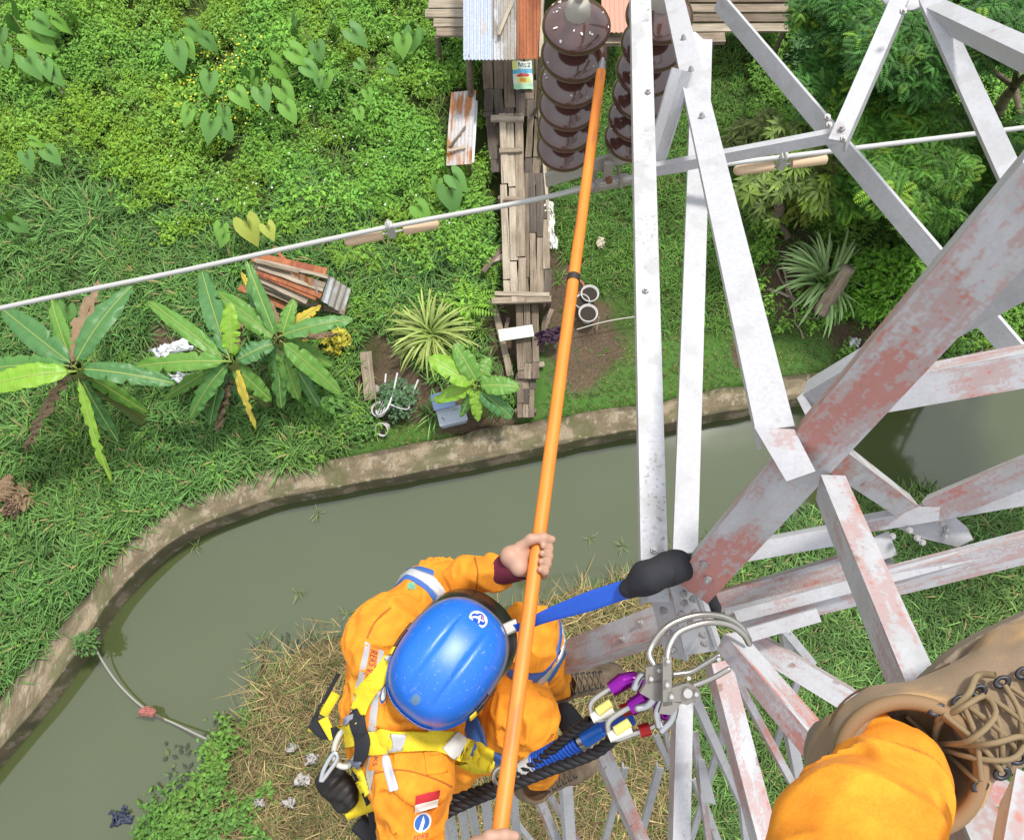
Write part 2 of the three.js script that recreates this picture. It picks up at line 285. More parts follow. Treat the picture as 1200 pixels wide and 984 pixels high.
const leafMat = (rough = .62, tr = .18) => new THREE.MeshPhysicalMaterial({ color: 0xffffff, vertexColors: true, roughness: rough, side: THREE.DoubleSide, specularIntensity: .55, transmission: tr, thickness: 0 });
const GM = leafMat(.6, 0);
function scatter(name, label, geos, list, sMin, sMax, tint) {   // list of [x,y,z,brightness,warmth]
  // p[5] is the plant's size factor (tufts at a trodden edge are shorter), p[3] its own brightness
  const R = rng(name.length * 977 + list.length), M = new THREE.Matrix4(), q = new THREE.Quaternion(), e = new THREE.Euler(), c = new THREE.Color();
  geos.forEach((g, gi) => {
    const L = list.filter((_, k) => k % geos.length === gi), im = new THREE.InstancedMesh(g, GM, L.length);
    L.forEach((p, k) => { e.set((R() - .5) * .5, R() * 6.283, (R() - .5) * .5); q.setFromEuler(e); const s = lerp(sMin, sMax, R()) * (p[5] ?? 1); M.compose(new V3(p[0], p[1], p[2]), q, new V3(s, s, s)); im.setMatrixAt(k, M); const b = p[3]; c.setRGB(b * (1 + p[4] * .5), b, b * (1 - p[4] * .4)); im.setColorAt(k, c); });
    im.name = numbered(name); im.userData = { kind: 'stuff', label, category: name.replace('_', ' ') }; scene.add(im);
  });
}
const keepOut = [   // footprints with nothing growing through them (photo pixels on the ground)
  [[566, 60], [640, 60], [648, 200], [648, 360], [632, 500], [604, 500], [600, 365], [582, 355], [574, 190], [562, 180]],
  [[500, -60], [960, -60], [940, 40], [500, 40]], [[520, 104], [562, 100], [562, 196], [518, 200]],
  [[290, 300], [384, 315], [404, 366], [360, 368], [285, 335]], [[176, 388], [222, 392], [226, 425], [172, 425]], [[672, 336], [702, 336], [702, 382], [672, 382]], [[418, 408], [440, 408], [444, 472], [424, 472]],
];
const blocked = (u, v) => keepOut.some((P) => inPoly(u, v, P));
const creeper = [[60, 80], [100, 105], [135, 140], [175, 200], [222, 262], [258, 300], [215, 290], [160, 240], [105, 190], [80, 150]];
{
  const R = rng(4242), lists = { long: [], dark: [], weed: [], yweed: [], fern: [], lawn: [], straw: [], bankgrass: [], bankweed: [] };
  const X0 = -9.6, X1 = 9.8, Z0 = -13.6, Z1 = 3.4, st = .085;
  for (let z = Z0; z < Z1; z += st) for (let x = X0; x < X1; x += st) {
    const px = x + (R() - .5) * st * 1.6, pz = z + (R() - .5) * st * 1.6, r = R(), r2 = R(), r3 = R(), fd = farD(px, pz), nd = nearD(px, pz);
    if (fd < .02 && nd < -.35) continue;
    const y = groundY(px, pz), [u, v] = toPx(new V3(px, 0, pz));
    if (u < -90 || u > 1290 || v < -110 || v > 1060) continue;
    const n = fbm2(px * 1.1, pz * 1.1, 3, 91), n2 = fbm2(px * 2.6, pz * 2.6, 3, 95), b = .62 + .76 * n2, warm = (n - .5) * .9;
    if (fd > .02) {
      if (blocked(u, v)) continue;
      const d = dirtAmount(u, v, noise2(px * 4, pz * 4, 0, 0, 7) * .6 + noise2(px * 1.3, pz * 1.3, 0, 0, 8) * .4), l = lawnAmount(u, v);
      if (r3 < d * .88 || (u < 640 && n2 < .36 && r2 < .8)) continue;
      const edge = sstep(.02, .5, fd);
      if (l > .5) { lists.lawn.push([px, y, pz, b, warm, .7 + .6 * r2]); if (r < .9) lists.lawn.push([px + .04, y, pz + .03, b, warm, .7 + .6 * r]); continue; }
      if (u > 640) {                                            // right of the walkway: dense darker grass, under the trees sparse
        if (r < .72) lists.dark.push([px, y, pz, b, warm * .6, .55 + .6 * n]);
        if (u > 880 && r2 < .25) lists.weed.push([px, y, pz, b, warm]);
        continue;
      }
      if (inPoly(u + (n2 - .5) * 90, v + (n - .5) * 90, creeper) && r2 < .7) { if (r < .85) lists.yweed.push([px, y + .1 * n, pz, b, warm, .8 + .7 * n2]); continue; }
      const wy = 235 + (n - .5) * 190 + (u > 380 ? (u - 380) * .45 : 0) + (u < 120 ? -70 : 0), W = sstep(wy + 35, wy - 35, v + (r - .5) * 50);
      if (r2 < W) {
        if (r3 < .6) lists[n + (r - .5) * .7 > .62 ? 'yweed' : 'weed'].push([px, y, pz, b, warm, .55 + .95 * n2]); else if (r < .75) lists.long.push([px, y, pz, b, warm + .25, .8]);
        if (n2 > .52 && r < (u > 330 ? .085 : .03)) lists.fern.push([px, y, pz, b, warm]);
      } else {
        const low = (u > 400 && v > 330) ? .35 : 1, size = .55 + .9 * n2;
        if (r < .8 * low + .12) lists.long.push([px, y, pz, b, warm * .5, size]);
        if (r3 < (low < 1 ? .3 : .06)) lists.weed.push([px, y, pz, b, warm, .7]);
      }
    } else {
      if (u > 830 || (u > 800 && v > 800)) { if (r < .8) lists.bankgrass.push([px, y, pz, b, warm * .6, .7 + .5 * n]); }
      else if (u < 205 + (v > 850 ? 80 : 60) + (n2 - .5) * 170 + (r3 - .5) * 70 && v > 815) { if (r < .75) lists.bankweed.push([px, y, pz, b, warm]); }
      else {
        const g = sstep(.5, .62, n2), wet = nd < .12;
        if (r < (wet ? .14 : .62)) lists.straw.push([px, y + .02, pz, .6 + .7 * n2, 0, .7 + .5 * r2]);
        if (r2 < (u > 690 ? .25 : .06) + g * .22 || (wet && r2 < .25)) lists.bankgrass.push([px, y, pz, b, warm + .3, .5]);
      }
    }
  }
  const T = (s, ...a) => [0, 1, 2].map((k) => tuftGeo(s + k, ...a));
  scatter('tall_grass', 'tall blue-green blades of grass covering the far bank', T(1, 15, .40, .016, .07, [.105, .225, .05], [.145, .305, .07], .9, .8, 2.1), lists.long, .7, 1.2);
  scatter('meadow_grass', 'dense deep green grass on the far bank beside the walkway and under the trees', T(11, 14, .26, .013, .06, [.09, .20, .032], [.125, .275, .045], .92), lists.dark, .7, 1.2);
  scatter('leafy_weeds', 'leafy green weeds carpeting the far bank', [21, 22, 23].map((s) => weedGeo(s, 8, .36, .075, .032, 7, [.14, .305, .035])), lists.weed, .7, 1.2);
  scatter('creeping_weeds', 'yellow-green creeping weeds spread over the far bank', [31, 32, 33].map((s) => weedGeo(s, 9, .26, .048, .026, 7, [.175, .335, .025])), lists.yweed, .7, 1.2);
  scatter('fern_fronds', 'bright green fern fronds among the weeds', [41, 42].map((s) => frondGeo(s, 6, .5, [.12, .26, .02])), lists.fern, .7, 1.15);
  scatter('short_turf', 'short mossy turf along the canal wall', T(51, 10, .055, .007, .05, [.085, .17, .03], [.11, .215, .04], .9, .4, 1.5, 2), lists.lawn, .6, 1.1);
  // tangled dry stalks
  const strawGeo = [61, 62, 63].map((s) => { const Q = rng(s), m = new MB(); for (let k = 0; k < 16; k++) { const a = Q() * 6.283, t = .35 + 1.05 * Q() * Q() + .2 * Q(), gn = Q() < .12, c = gn ? [.16 * t, .26 * t, .06 * t] : [.44 * t, .335 * t, .155 * t]; blade(m, dirA(Q() * 6.28).multiplyScalar(Q() * .16).add(new V3(0, Q() * .09, 0)), dirA(a), .2 + .5 * Q() * Q(), .005 + .005 * Q(), (Q() - .3) * 2.2, c, c, 4, .1 + .35 * Q(), .3); } return m.geo(); });
  scatter('dry_straw', 'tangled dry straw-coloured stalks on the near bank below the tower', strawGeo, lists.straw, .7, 1.3);
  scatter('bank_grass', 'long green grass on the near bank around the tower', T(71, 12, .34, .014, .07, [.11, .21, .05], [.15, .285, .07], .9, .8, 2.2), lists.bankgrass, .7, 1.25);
  scatter('bank_weeds', 'low leafy weeds on the near bank at the water', [81, 82].map((s) => weedGeo(s, 7, .3, .08, .04, 6, [.10, .22, .035])), lists.bankweed, .7, 1.2);
  { const Q = rng(808), y = [], w = []; for (let k = 0; k < 130; k++) { const u = 215 + 75 * Q() + (Q() - .5) * 60, v = 40 + 110 * Q(), p = gp(u, v, .3); y.push([p.x, p.y + .08 * Q(), p.z, 1, 0]); } for (let k = 0; k < 60; k++) { const p = gp(200 + 330 * Q(), 30 + 240 * Q(), .3); w.push([p.x, p.y + .06 * Q(), p.z, 1, 0]); }
    const fl = (c) => { const m = new MB(); for (let k = 0; k < 5; k++) leaf(m, new V3(), dirA(k * 1.2566), new V3(0, 1, 0), .022, .018, c, -.1); return [m.geo()]; };
    scatter('yellow_flowers', 'small yellow flowers dotted over the weeds', fl([.75, .62, .03]), y, .7, 1.2); scatter('white_flowers', 'tiny white flowers dotted over the weeds', fl([.75, .75, .7]), w, .6, 1); }
  console.log('plants', Object.entries(lists).map(([k, v]) => k + ' ' + v.length).join(', '));
}

// ------------------------------------------------------------------ steel lattice tower
function paintTex(seed, red, grime, pink) {                     // worn white paint over red paint over grey zinc, 1.6 m x 0.4 m
  return tex(1024, 256, (i, j, o) => {
    const x = i / 1024, y = j / 256, a = fbm2(x * 14, y * 6, 5, seed, 14, 6), st = fbm2(x * 20, y * 40, 3, seed + 7, 20, 40), f = noise2(x * 340, y * 85, 340, 85, seed + 3), big = fbm2(x * 5, y * 2, 2, seed + 13, 5, 2);
    let c = [.50, .505, .53].map((q) => q * (.90 + .13 * f));
    const haze = sstep(.45, .75, fbm2(x * 30, y * 10, 3, seed + 17, 30, 10)); c = c.map((q, k) => lerp(q, [.36, .36, .36][k], haze * .6 * (grime + .3)));
    const m = a * .45 + st * .25 + big * .42;                   // where the white coat has worn through
    const p = sstep(1.02 - pink * .62, 1.10 - pink * .6, m + (f - .5) * .12); c = c.map((q, k) => lerp(q, [.42, .275, .26][k], p * .75));
    const r = sstep(1.03 - red * .62, 1.075 - red * .62, m + (f - .5) * .10 + (noise2(x * 120, y * 30, 120, 30, seed + 41) - .5) * .10); c = c.map((q, k) => lerp(q, [.44 + .06 * st, .165 + .035 * f, .135 + .03 * f][k], r * (.55 + .4 * f)));
    const sp = sstep(.78 - grime * .12, .86 - grime * .12, fbm2(x * 260, y * 66, 3, seed + 23, 260, 66)) * grime * sstep(.3, .6, big); c = c.map((q, k) => lerp(q, [.17, .15, .13][k], sp * .8));
    const ru = sstep(.79, .84, fbm2(x * 26, y * 8, 4, seed + 29, 26, 8)) * .8 * (red + .2); c = c.map((q, k) => lerp(q, [.20, .085, .035][k], ru));
    o[0] = c[0]; o[1] = c[1]; o[2] = c[2];
  }, { rx: 1 / 1.6, ry: 1 / .4 });
}
const painted = (t) => mat(1, 1, 1, .55, { map: t, bumpMap: t, bumpScale: .0006 });
const PW = painted(paintTex(101, .05, .35, .25)), PS = painted(paintTex(131, .28, .25, .5)), PP = painted(paintTex(151, .52, .4, .75)), PR = painted(paintTex(171, .67, .35, .85)), PG = painted(paintTex(191, .0, 1.0, .15));
const galv = mat(.52, .53, .55, .5, { metalness: .25 }), boltM = mat(.40, .39, .385, .5, { metalness: .35 }), rustM = mat(.22, .10, .05, .85);
const tower = thing('lattice_tower', 'steel lattice tower of worn white and red painted angle bars above the canal bank', 'tower');
const boltGeo = (() => { const m = new MB(); m.add(new THREE.CylinderGeometry(.0085, .0085, .007, 6).translate(0, .0035, 0)); m.add(new THREE.CylinderGeometry(.0045, .0045, .016, 8).translate(0, .006, 0)); return m.geo(); })();
let barNo = 0;
const screen = { r: crt, l: crt.clone().negate(), u: cup, d: cup.clone().negate() };
// angle bar with its heel along p0..p1; flange A spreads to the given side of the picture, turned back by th; flange B the other way
function angleBar(name, A, B, wA, wB, side, th, M, { convex = true, t = .007, bolts = [], label } = {}) {
  const p0 = pt(...A), p1 = pt(...B), ax = p1.clone().sub(p0).normalize(), mid = p0.clone().lerp(p1, .5), view = mid.clone().sub(camPos).normalize();
  const n0 = view.clone().negate().addScaledVector(ax, view.dot(ax)).normalize(); let s = ax.clone().cross(n0).normalize(); if (s.dot(screen[side]) < 0) s.negate();
  const c = Math.cos(th * DEG), q = Math.sin(th * DEG), sg = convex ? -1 : 1;
  const dA = s.clone().multiplyScalar(c).addScaledVector(n0, sg * q), dB = s.clone().multiplyScalar(-q).addScaledVector(n0, sg * c);
  const R = rng(900 + barNo++), u0 = R() * 1.6, v0 = R() * .4, m = new MB(), inner = sg;
  m.bar(p0, p1, dA.clone().multiplyScalar(wA), dB.clone().multiplyScalar(t), u0, v0);
  if (wB > 0) m.bar(p0.clone().addScaledVector(dB, t), p1.clone().addScaledVector(dB, t), dB.clone().multiplyScalar(wB - t), dA.clone().multiplyScalar(t), u0 + .5, v0 + .17);
  const mesh = part(name, m.geo(), M, tower, label);
  for (const [f, w] of bolts) { const b = part('bolt', boltGeo, boltM, mesh); const out = dB.clone().negate(); b.position.copy(p0).lerp(p1, f).addScaledVector(dA, wA * w).addScaledVector(out, .001); b.quaternion.setFromUnitVectors(new V3(0, 1, 0), out); }
  return { mesh, p0, p1, ax, dA, dB, n0, s };
}
function plate(name, px, M, t = .008, parent = tower) {        // flat plate from corner points (pixel + depth), given thickness
  const P = px.map((a) => pt(...a)), n = P[1].clone().sub(P[0]).cross(P[P.length - 1].clone().sub(P[0])).normalize(); if (n.dot(fwd) > 0) n.negate();
  const m = new MB(), o = P[0], X = P[1].clone().sub(P[0]).normalize(), Y = n.clone().cross(X), uv = (p) => [p.clone().sub(o).dot(X) + barNo * .37, p.clone().sub(o).dot(Y) + barNo * .11]; barNo++;
  const top = P.map((p) => m.v(p, ...uv(p))), bot = P.map((p) => m.v(p.clone().addScaledVector(n, -t), ...uv(p)));
  for (let k = 1; k < P.length - 1; k++) { m.f(top[0], top[k], top[k + 1]); m.f(bot[0], bot[k + 1], bot[k]); }
  P.forEach((p, k) => { const q = (k + 1) % P.length, a = m.v(p, ...uv(p)), b = m.v(P[q], ...uv(P[q])), c = m.v(P[q].clone().addScaledVector(n, -t), ...uv(P[q])), d = m.v(p.clone().addScaledVector(n, -t), ...uv(p)); m.q(a, d, c, b); });
  const mesh = part(name, m.geo(), M, parent); mesh.userData.n = undefined; return { mesh, n };
}
function boltAt(u, v, d, n, parent) { const b = part('bolt', boltGeo, boltM, parent); b.position.copy(pt(u, v, d)); b.quaternion.setFromUnitVectors(new V3(0, 1, 0), n); return b; }

// cross-arm chords towards the insulators
angleBar('chord', [752, 705, 1.78], [737, -140, 2.62], .060, .05, 'r', 6, PG, { bolts: [[.62, .72], [.34, .4], [.05, .5]], label: 'grey speckled lower chord of the cross-arm' });
angleBar('chord', [788, 665, 2.05], [812, 46, 2.62], .062, .045, 'r', 4, PW, { label: 'white lower chord of the cross-arm' });
plate('gusset_plate', [[806, 120, 2.54], [806, 38, 2.61], [815, 37, 2.61], [834, 55, 2.6], [833, 130, 2.53]], PW);
angleBar('chord', [777, -8, 2.78], [886, 505, 1.39], .064, .05, 'r', 5, PW, { bolts: [[.45, .5], [.2, .5], [.31, .5]], label: 'upper chord of the cross-arm running down to the crossed leg' });
plate('gusset_plate', [[884, 500, 1.385], [931, 503, 1.36], [956, 552, 1.325], [922, 564, 1.345]], PS);
angleBar('brace', [800, 82, 2.3], [765, 196, 2.42], .052, .04, 'r', 52, PW, { convex: false });
angleBar('brace', [764, 196, 2.36], [995, 152, 2.12], .030, .03, 'd', 25, PW);
angleBar('brace', [845, -8, 2.75], [1205, 412, 1.9], .014, .055, 'u', 62, PW, { convex: true });
angleBar('brace', [1066, -4, 2.12], [992, 166, 2.02], .044, .04, 'l', 12, PW, { bolts: [[.93, .5]] });
angleBar('brace', [1076, -4, 2.1], [1186, 240, 1.75], .046, .04, 'u', 10, PW);
angleBar('brace', [1080, 6, 2.1], [1240, 82, 1.55], .042, .05, 'u', 40, PW);
plate('gusset_plate', [[1020, -16, 2.15], [1040, 6, 2.15], [1066, 12, 2.13], [1092, 8, 2.12], [1085, -20, 2.13]], PW);
for (const [u, v] of [[971, 147], [969, 138], [988, 163], [1058, 14]]) boltAt(u, v, 2.015, fwd.clone().negate(), tower);

// heavy crossed leg and its neighbours
angleBar('leg', [1199, 190, .96], [790, 680, 1.74], .084, .07, 'd', 7, PR, { label: 'heavy leg bar with broad patches of bare red paint', bolts: [[.9, .3], [.93, .6], [.56, .3]] });
angleBar('brace', [938, 464, 1.62], [1215, 300, 1.20], .055, .05, 'd', 24, PS, { label: 'white bar with a pink lower face' });
plate('gusset_plate', [[934, 466, 1.62], [941, 460, 1.615], [957, 487, 1.6], [948, 494, 1.605]], PW);
angleBar('brace', [1000, 452, 1.72], [1215, 411, 1.6], .075, .05, 'd', 22, PP);
angleBar('leg', [962, 556, 1.36], [1138, 984, .80], .040, .05, 'r', 27, PP, { label: 'rising leg bar carrying the tan boot, with rust spots' });
angleBar('brace', [991, 528, 1.5], [1080, 596, 2.0], .052, .045, 'd', 14, PP);
// horizontal bars to the right of the joint
angleBar('brace', [806, 650, 2.12], [1012, 612, 2.0], .046, .04, 'd', 16, PS);
angleBar('brace', [1000, 612, 2.03], [1230, 571, 1.82], .036, .03, 'd', 30, PS);
angleBar('brace', [1080, 588, 1.96], [1225, 527, 1.72], .062, .04, 'd', 14, PP);
const gus = plate('gusset_plate', [[1046, 616, 2.02], [1118, 604, 1.98], [1134, 618, 1.97], [1141, 632, 1.96], [1123, 641, 1.98], [1083, 631, 2.0]], PW);
for (const [u, v] of [[1066, 621], [1075, 630], [1081, 635], [1104, 612], [1110, 620], [1108, 627], [1046, 628]]) boltAt(u, v, 1.975, gus.n, gus.mesh);
angleBar('brace', [838, 696, 2.2], [1040, 637, 2.06], .056, .04, 'd', 12, PR, { label: 'bar with most of its white paint gone to red' });
angleBar('brace', [850, 722, 2.15], [1215, 628, 1.86], .030, .075, 'u', 48, PP);
angleBar('splice', [860, 716, 2.12], [1143, 640, 1.92], .032, 0, 'd', 14, PS, { t: .012 });
angleBar('splice', [858, 742, 2.08], [957, 713, 2.02], .034, 0, 'd', 14, PS, { t: .012 });
plate('gusset_plate', [[1000, 640, 2.05], [1042, 622, 2.03], [1052, 650, 2.03], [1012, 664, 2.05]], PW);
// the post at the joint, with the leg that runs down behind the climber
angleBar('leg', [786, 690, 1.78], [806, 775, 1.92], .058, .062, 'l', 32, PS, { bolts: [[.3, .5], [.6, .5], [.85, .5]], label: 'post at the joint where the webbing sling is tied' });
const gj = plate('gusset_plate', [[786, 688, 1.765], [808, 660, 1.75], [842, 762, 1.89], [803, 768, 1.905]], PS);
angleBar('stiffener', [808, 658, 1.735], [843, 762, 1.875], .009, .03, 'l', 20, PW);
for (const [u, v, d] of [[800, 694, 1.77], [808, 688, 1.76], [801, 705, 1.78], [811, 700, 1.775], [813, 716, 1.8], [822, 742, 1.84], [824, 752, 1.86], [808, 728, 1.82], [797, 718, 1.8]]) boltAt(u, v, d - .012, gj.n, gj.mesh);
angleBar('leg', [785, 741, 2.02], [520, 830, 3.15], .082, .064, 'u', 22, PP, { label: 'main leg running down behind the climber', bolts: [[.08, .6], [.14, .3]] });
// bars running back from the joint
angleBar('brace', [793, 822, 2.12], [784, 1160, 1.95], .046, .04, 'r', 20, PG);
angleBar('brace', [834, 778, 2.02], [958, 1250, 1.86], .054, .05, 'r', 22, PP);
angleBar('leg', [849, 742, 1.78], [1078, 1010, 1.32], .048, .052, 'd', 38, PR, { label: 'bar running under the tan boot, red on one face' });
angleBar('brace', [880, 738, 2.15], [1225, 946, 1.86], .056, .05, 'd', 10, PP);
angleBar('leg', [1192, 900, .62], [1172, 1010, .55], .06, .04, 'r', 10, PR);
// thin lattice further down
const lattice = [
  [854, 786, 2.6, 928, 922, 3.1, .026, PP], [922, 858, 3.0, 940, 950, 3.4, .04, PS], [914, 738, 2.6, 953, 784, 2.9, .028, PS], [917, 745, 2.65, 922, 770, 2.8, .03, PW],
  [814, 826, 2.7, 868, 945, 3.4, .03, PW], [867, 938, 3.4, 876, 1020, 3.9, .034, PW], [768, 864, 3.0, 786, 905, 3.3, .02, PW], [777, 850, 3.0, 786, 902, 3.3, .016, PS], [811, 860, 3.0, 832, 1010, 3.9, .026, PP], [812, 915, 3.6, 848, 1010, 4.2, .032, PS],
  [698, 880, 3.0, 762, 1020, 3.6, .058, PP], [658, 905, 3.2, 666, 1020, 3.6, .045, PS], [626, 930, 3.3, 660, 1012, 3.7, .036, PP], [597, 905, 3.6, 606, 1012, 4.2, .032, PS], [566, 930, 3.8, 573, 1005, 4.4, .036, PS], [548, 938, 4.0, 562, 1010, 4.8, .036, PW], [538, 945, 4.4, 548, 1010, 5.2, .04, PW], [522, 948, 4.8, 534, 1010, 5.6, .05, PG], [512, 952, 5.4, 526, 1010, 6.2, .05, PW],
  [656, 815, 3.0, 664, 862, 3.3, .036, PS],
  [846, 800, 2.9, 905, 1010, 3.8, .03, PP], [890, 770, 2.8, 960, 905, 3.5, .024, PS], [935, 790, 3.0, 905, 880, 3.4, .022, PW], [770, 900, 3.4, 740, 1010, 4.0, .03, PW], [862, 800, 3.2, 800, 1010, 4.4, .028, PS], [730, 900, 3.8, 700, 1010, 4.6, .03, PS], [640, 930, 4.0, 690, 1010, 4.8, .03, PP], [580, 935, 4.6, 640, 1010, 5.4, .03, PW],
];
for (const [u0, v0, d0, u1, v1, d1, w, M] of lattice) angleBar('lattice_bar', [u0, v0, d0], [u1, v1, d1], w, w, 'r', 20, M, { t: .005 });
plate('warning_plate', [[818, 890, 3.15], [826, 892, 3.15], [839, 943, 3.3], [823, 938, 3.3]], PW);
// rear legs down to the ground and a base frame behind the picture's lower edge
{
  const m = (x0, y0, z0, x1, y1, z1, w, M) => { const b = new MB(), a = new V3(x0, y0, z0), c = new V3(x1, y1, z1), ax = c.clone().sub(a).normalize(), s = ax.clone().cross(new V3(.3, 0, 1)).normalize(), n = ax.clone().cross(s); b.bar(a, c, s.clone().multiplyScalar(w), n.clone().multiplyScalar(.008), x0, .1); b.bar(a.clone().addScaledVector(n, .008), c.clone().addScaledVector(n, .008), n.clone().multiplyScalar(w), s.clone().multiplyScalar(.008), x1, .2); part('leg', b.geo(), M, tower); };
  const a = pt(784, 1150, 1.95), b = pt(955, 1240, 1.86);
  m(a.x, a.y + .05, a.z, a.x - .1, -.3, 3.6, .12, PP); m(b.x, b.y + .05, b.z, b.x + .5, -.3, 3.9, .12, PP);
  for (let k = 0; k < 6; k++) { const t0 = k / 6, t1 = (k + 1) / 6; m(lerp(a.x, a.x - .1, t0), lerp(a.y, 0, t0), lerp(a.z, 3.6, t0), lerp(b.x, b.x + .5, t1), lerp(b.y, 0, t1), lerp(b.z, 3.9, t1), .06, k % 2 ? PW : PP); }
}
settle(tower, new V3(.9, 0, 3.7));

// ------------------------------------------------------------------ insulators, conductor
const glaze = mat(.085, .036, .030, .15, { clearcoat: 1, clearcoatRoughness: .06, ior: 1.6 }), cement = mat(.40, .38, .33, .85), steel = mat(.5, .49, .47, .42, { metalness: .75 }), oldSteel = mat(.42, .38, .36, .6, { metalness: .4 });
const discShell = new THREE.LatheGeometry([[.044, .002], [.062, -.002], [.085, -.010], [.108, -.020], [.121, -.029], [.127, -.038], [.1275, -.046], [.124, -.052], [.117, -.050], [.110, -.040], [.100, -.036], [.096, -.048], [.090, -.048], [.086, -.034], [.074, -.032], [.070, -.046], [.064, -.046], [.060, -.030], [.040, -.030]].map(([x, y]) => new THREE.Vector2(x, y * 1.4)), 48);
const discCap = new THREE.LatheGeometry([[.0, .062], [.026, .062], [.034, .056], [.042, .040], [.046, .018], [.048, .0], [.046, -.004]].map(([x, y]) => new THREE.Vector2(x, y)), 28);
const discPin = new THREE.CylinderGeometry(.012, .012, .085, 12).translate(0, -.065, 0);
function insulator(u, v, d, label) {
  const t = thing('insulator_string', label, 'insulator', 'brown disc insulator strings hanging from the cross-arm'), top = pt(u, v, d), R = rng(u);
  for (let k = 0; k < 6; k++) {
    const s = part('disc', discShell, glaze, t); s.position.set(top.x, top.y - .146 * k, top.z);
    part('cap', discCap, k ? cement : cement, s); part('pin', discPin, steel, s);
    if (k < 3 && u < 700) { const m = new MB(); for (let q = 0; q < 17 - k * 5; q++) { const a = R() * 6.28, r = .055 + .06 * R(), y = (-.002 - Math.pow(Math.max(0, (r - .06) / .067), 1.6) * .034) * 1.4, g = new THREE.SphereGeometry(1, 7, 5), z = .002 + .004 * R() * R(); m.add(g, new THREE.Matrix4().compose(new V3(Math.cos(a) * r, y + .0012, Math.sin(a) * r), new THREE.Quaternion().setFromEuler(new THREE.Euler(0, R() * 6, 0)), new V3(z * (1 + 2.5 * R()), .0012, z))); } const dr = part('dropping', m.geo(), mat(.72, .70, .66, .9), s); dr.userData.kind = 'stuff'; }
  }
  const link = part('link', capTube([top.clone().add(new V3(0, .06, 0)), top.clone().add(new V3(0, .45, 0))], .016), oldSteel, t);
  return settle(t, new V3(top.x, top.y - .85, top.z));
}
insulator(677, 16, 2.94, 'brown disc insulator string beside the tip of the orange pole, white droppings on top');
insulator(776, 4, 2.98, 'brown disc insulator string behind the white cross-arm chords');
const wireM = mat(.50, .50, .48, .6, { metalness: .2 });
const yokeD = 3.86, clampP = pt(712, 212, 3.92);
{
  const pts = [[-420, 470, 4.3], [-30, 368, 4.12], [200, 320, 4.05], [455, 266, 3.98], [640, 231, 3.93], [712, 213, 3.92], [800, 199, 3.92], [1000, 174, 3.98], [1230, 146, 4.1], [1600, 100, 4.3]].map((a) => pt(...a));
  const c = curve(pts), m = new MB(), N = 700, S = 7, r = .0115;  // stranded cable: seven lobes that twist along its length
  const fr = c.computeFrenetFrames(N, false); let L = 0, prev = null;
  for (let i = 0; i <= N; i++) { const p = c.getPointAt(i / N); if (prev) L += p.distanceTo(prev); prev = p; for (let k = 0; k < 28; k++) { const a = k / 28 * 6.2832, rr = r * (1 + .12 * Math.abs(Math.sin((a * S + L * 60) / 2))); m.v(p.clone().addScaledVector(fr.normals[i], Math.cos(a) * rr).addScaledVector(fr.binormals[i], Math.sin(a) * rr), L, k / 28); } }
  for (let i = 0; i < N; i++) for (let k = 0; k < 28; k++) { const a = i * 28 + k, b = i * 28 + (k + 1) % 28; m.q(a, b, b + 28, a + 28); }
  const t = thing('conductor_cable', 'pale stranded conductor cable clamped below the insulators', 'cable');
  part('strand', m.geo(), wireM, t);
  // suspension clamp: body, keeper bolts, armour ends
  const [X, Y, Z] = frameFrom(pt(800, 199, 3.92).sub(pt(640, 231, 3.93)), new V3(0, 1, 0)), cl = part('clamp', (() => { const b = new MB(), M = basis(clampP, X, Y, Z); b.add(new RoundedBoxGeometry(.22, .05, .05, 2, .012).translate(0, -.02, 0), M); for (const s of [-1, 1]) { b.add(new THREE.CylinderGeometry(.02, .012, .08, 10).rotateZ(Math.PI / 2 + s * .35).translate(s * .13, -.032, 0), M); b.add(new THREE.TorusGeometry(.026, .006, 8, 16).rotateY(Math.PI / 2).translate(s * .06, .0, 0), M); for (const q of [-1, 1]) b.add(new THREE.CylinderGeometry(.009, .009, .09, 6).translate(s * .06, .01, q * .028), M); } b.add(new RoundedBoxGeometry(.045, .16, .02, 2, .006).translate(0, .08, 0), M); return b.geo(); })(), oldSteel, t);
  part('hanger_bolt', new THREE.CylinderGeometry(.016, .016, .07, 8).rotateX(Math.PI / 2).applyMatrix4(basis(clampP.clone().addScaledVector(Y, .04), X, Y, Z)), rustM, cl);
  // yoke plate that joins the two strings
  const y = new MB(), a = pt(660, 196, 3.80), b = pt(752, 168, 3.80), ax = b.clone().sub(a).normalize(), up = new V3(0, 1, 0), zz = ax.clone().cross(up).normalize(), uu = zz.clone().cross(ax);
  y.bar(a.clone().addScaledVector(ax, -.09), b.clone().addScaledVector(ax, .09), zz.clone().multiplyScalar(.016), uu.clone().multiplyScalar(-.10)); part('yoke_plate', y.geo(), cement, t);
  settle(t, clampP);
}
const cream = mat(.60, .44, .28, .6);
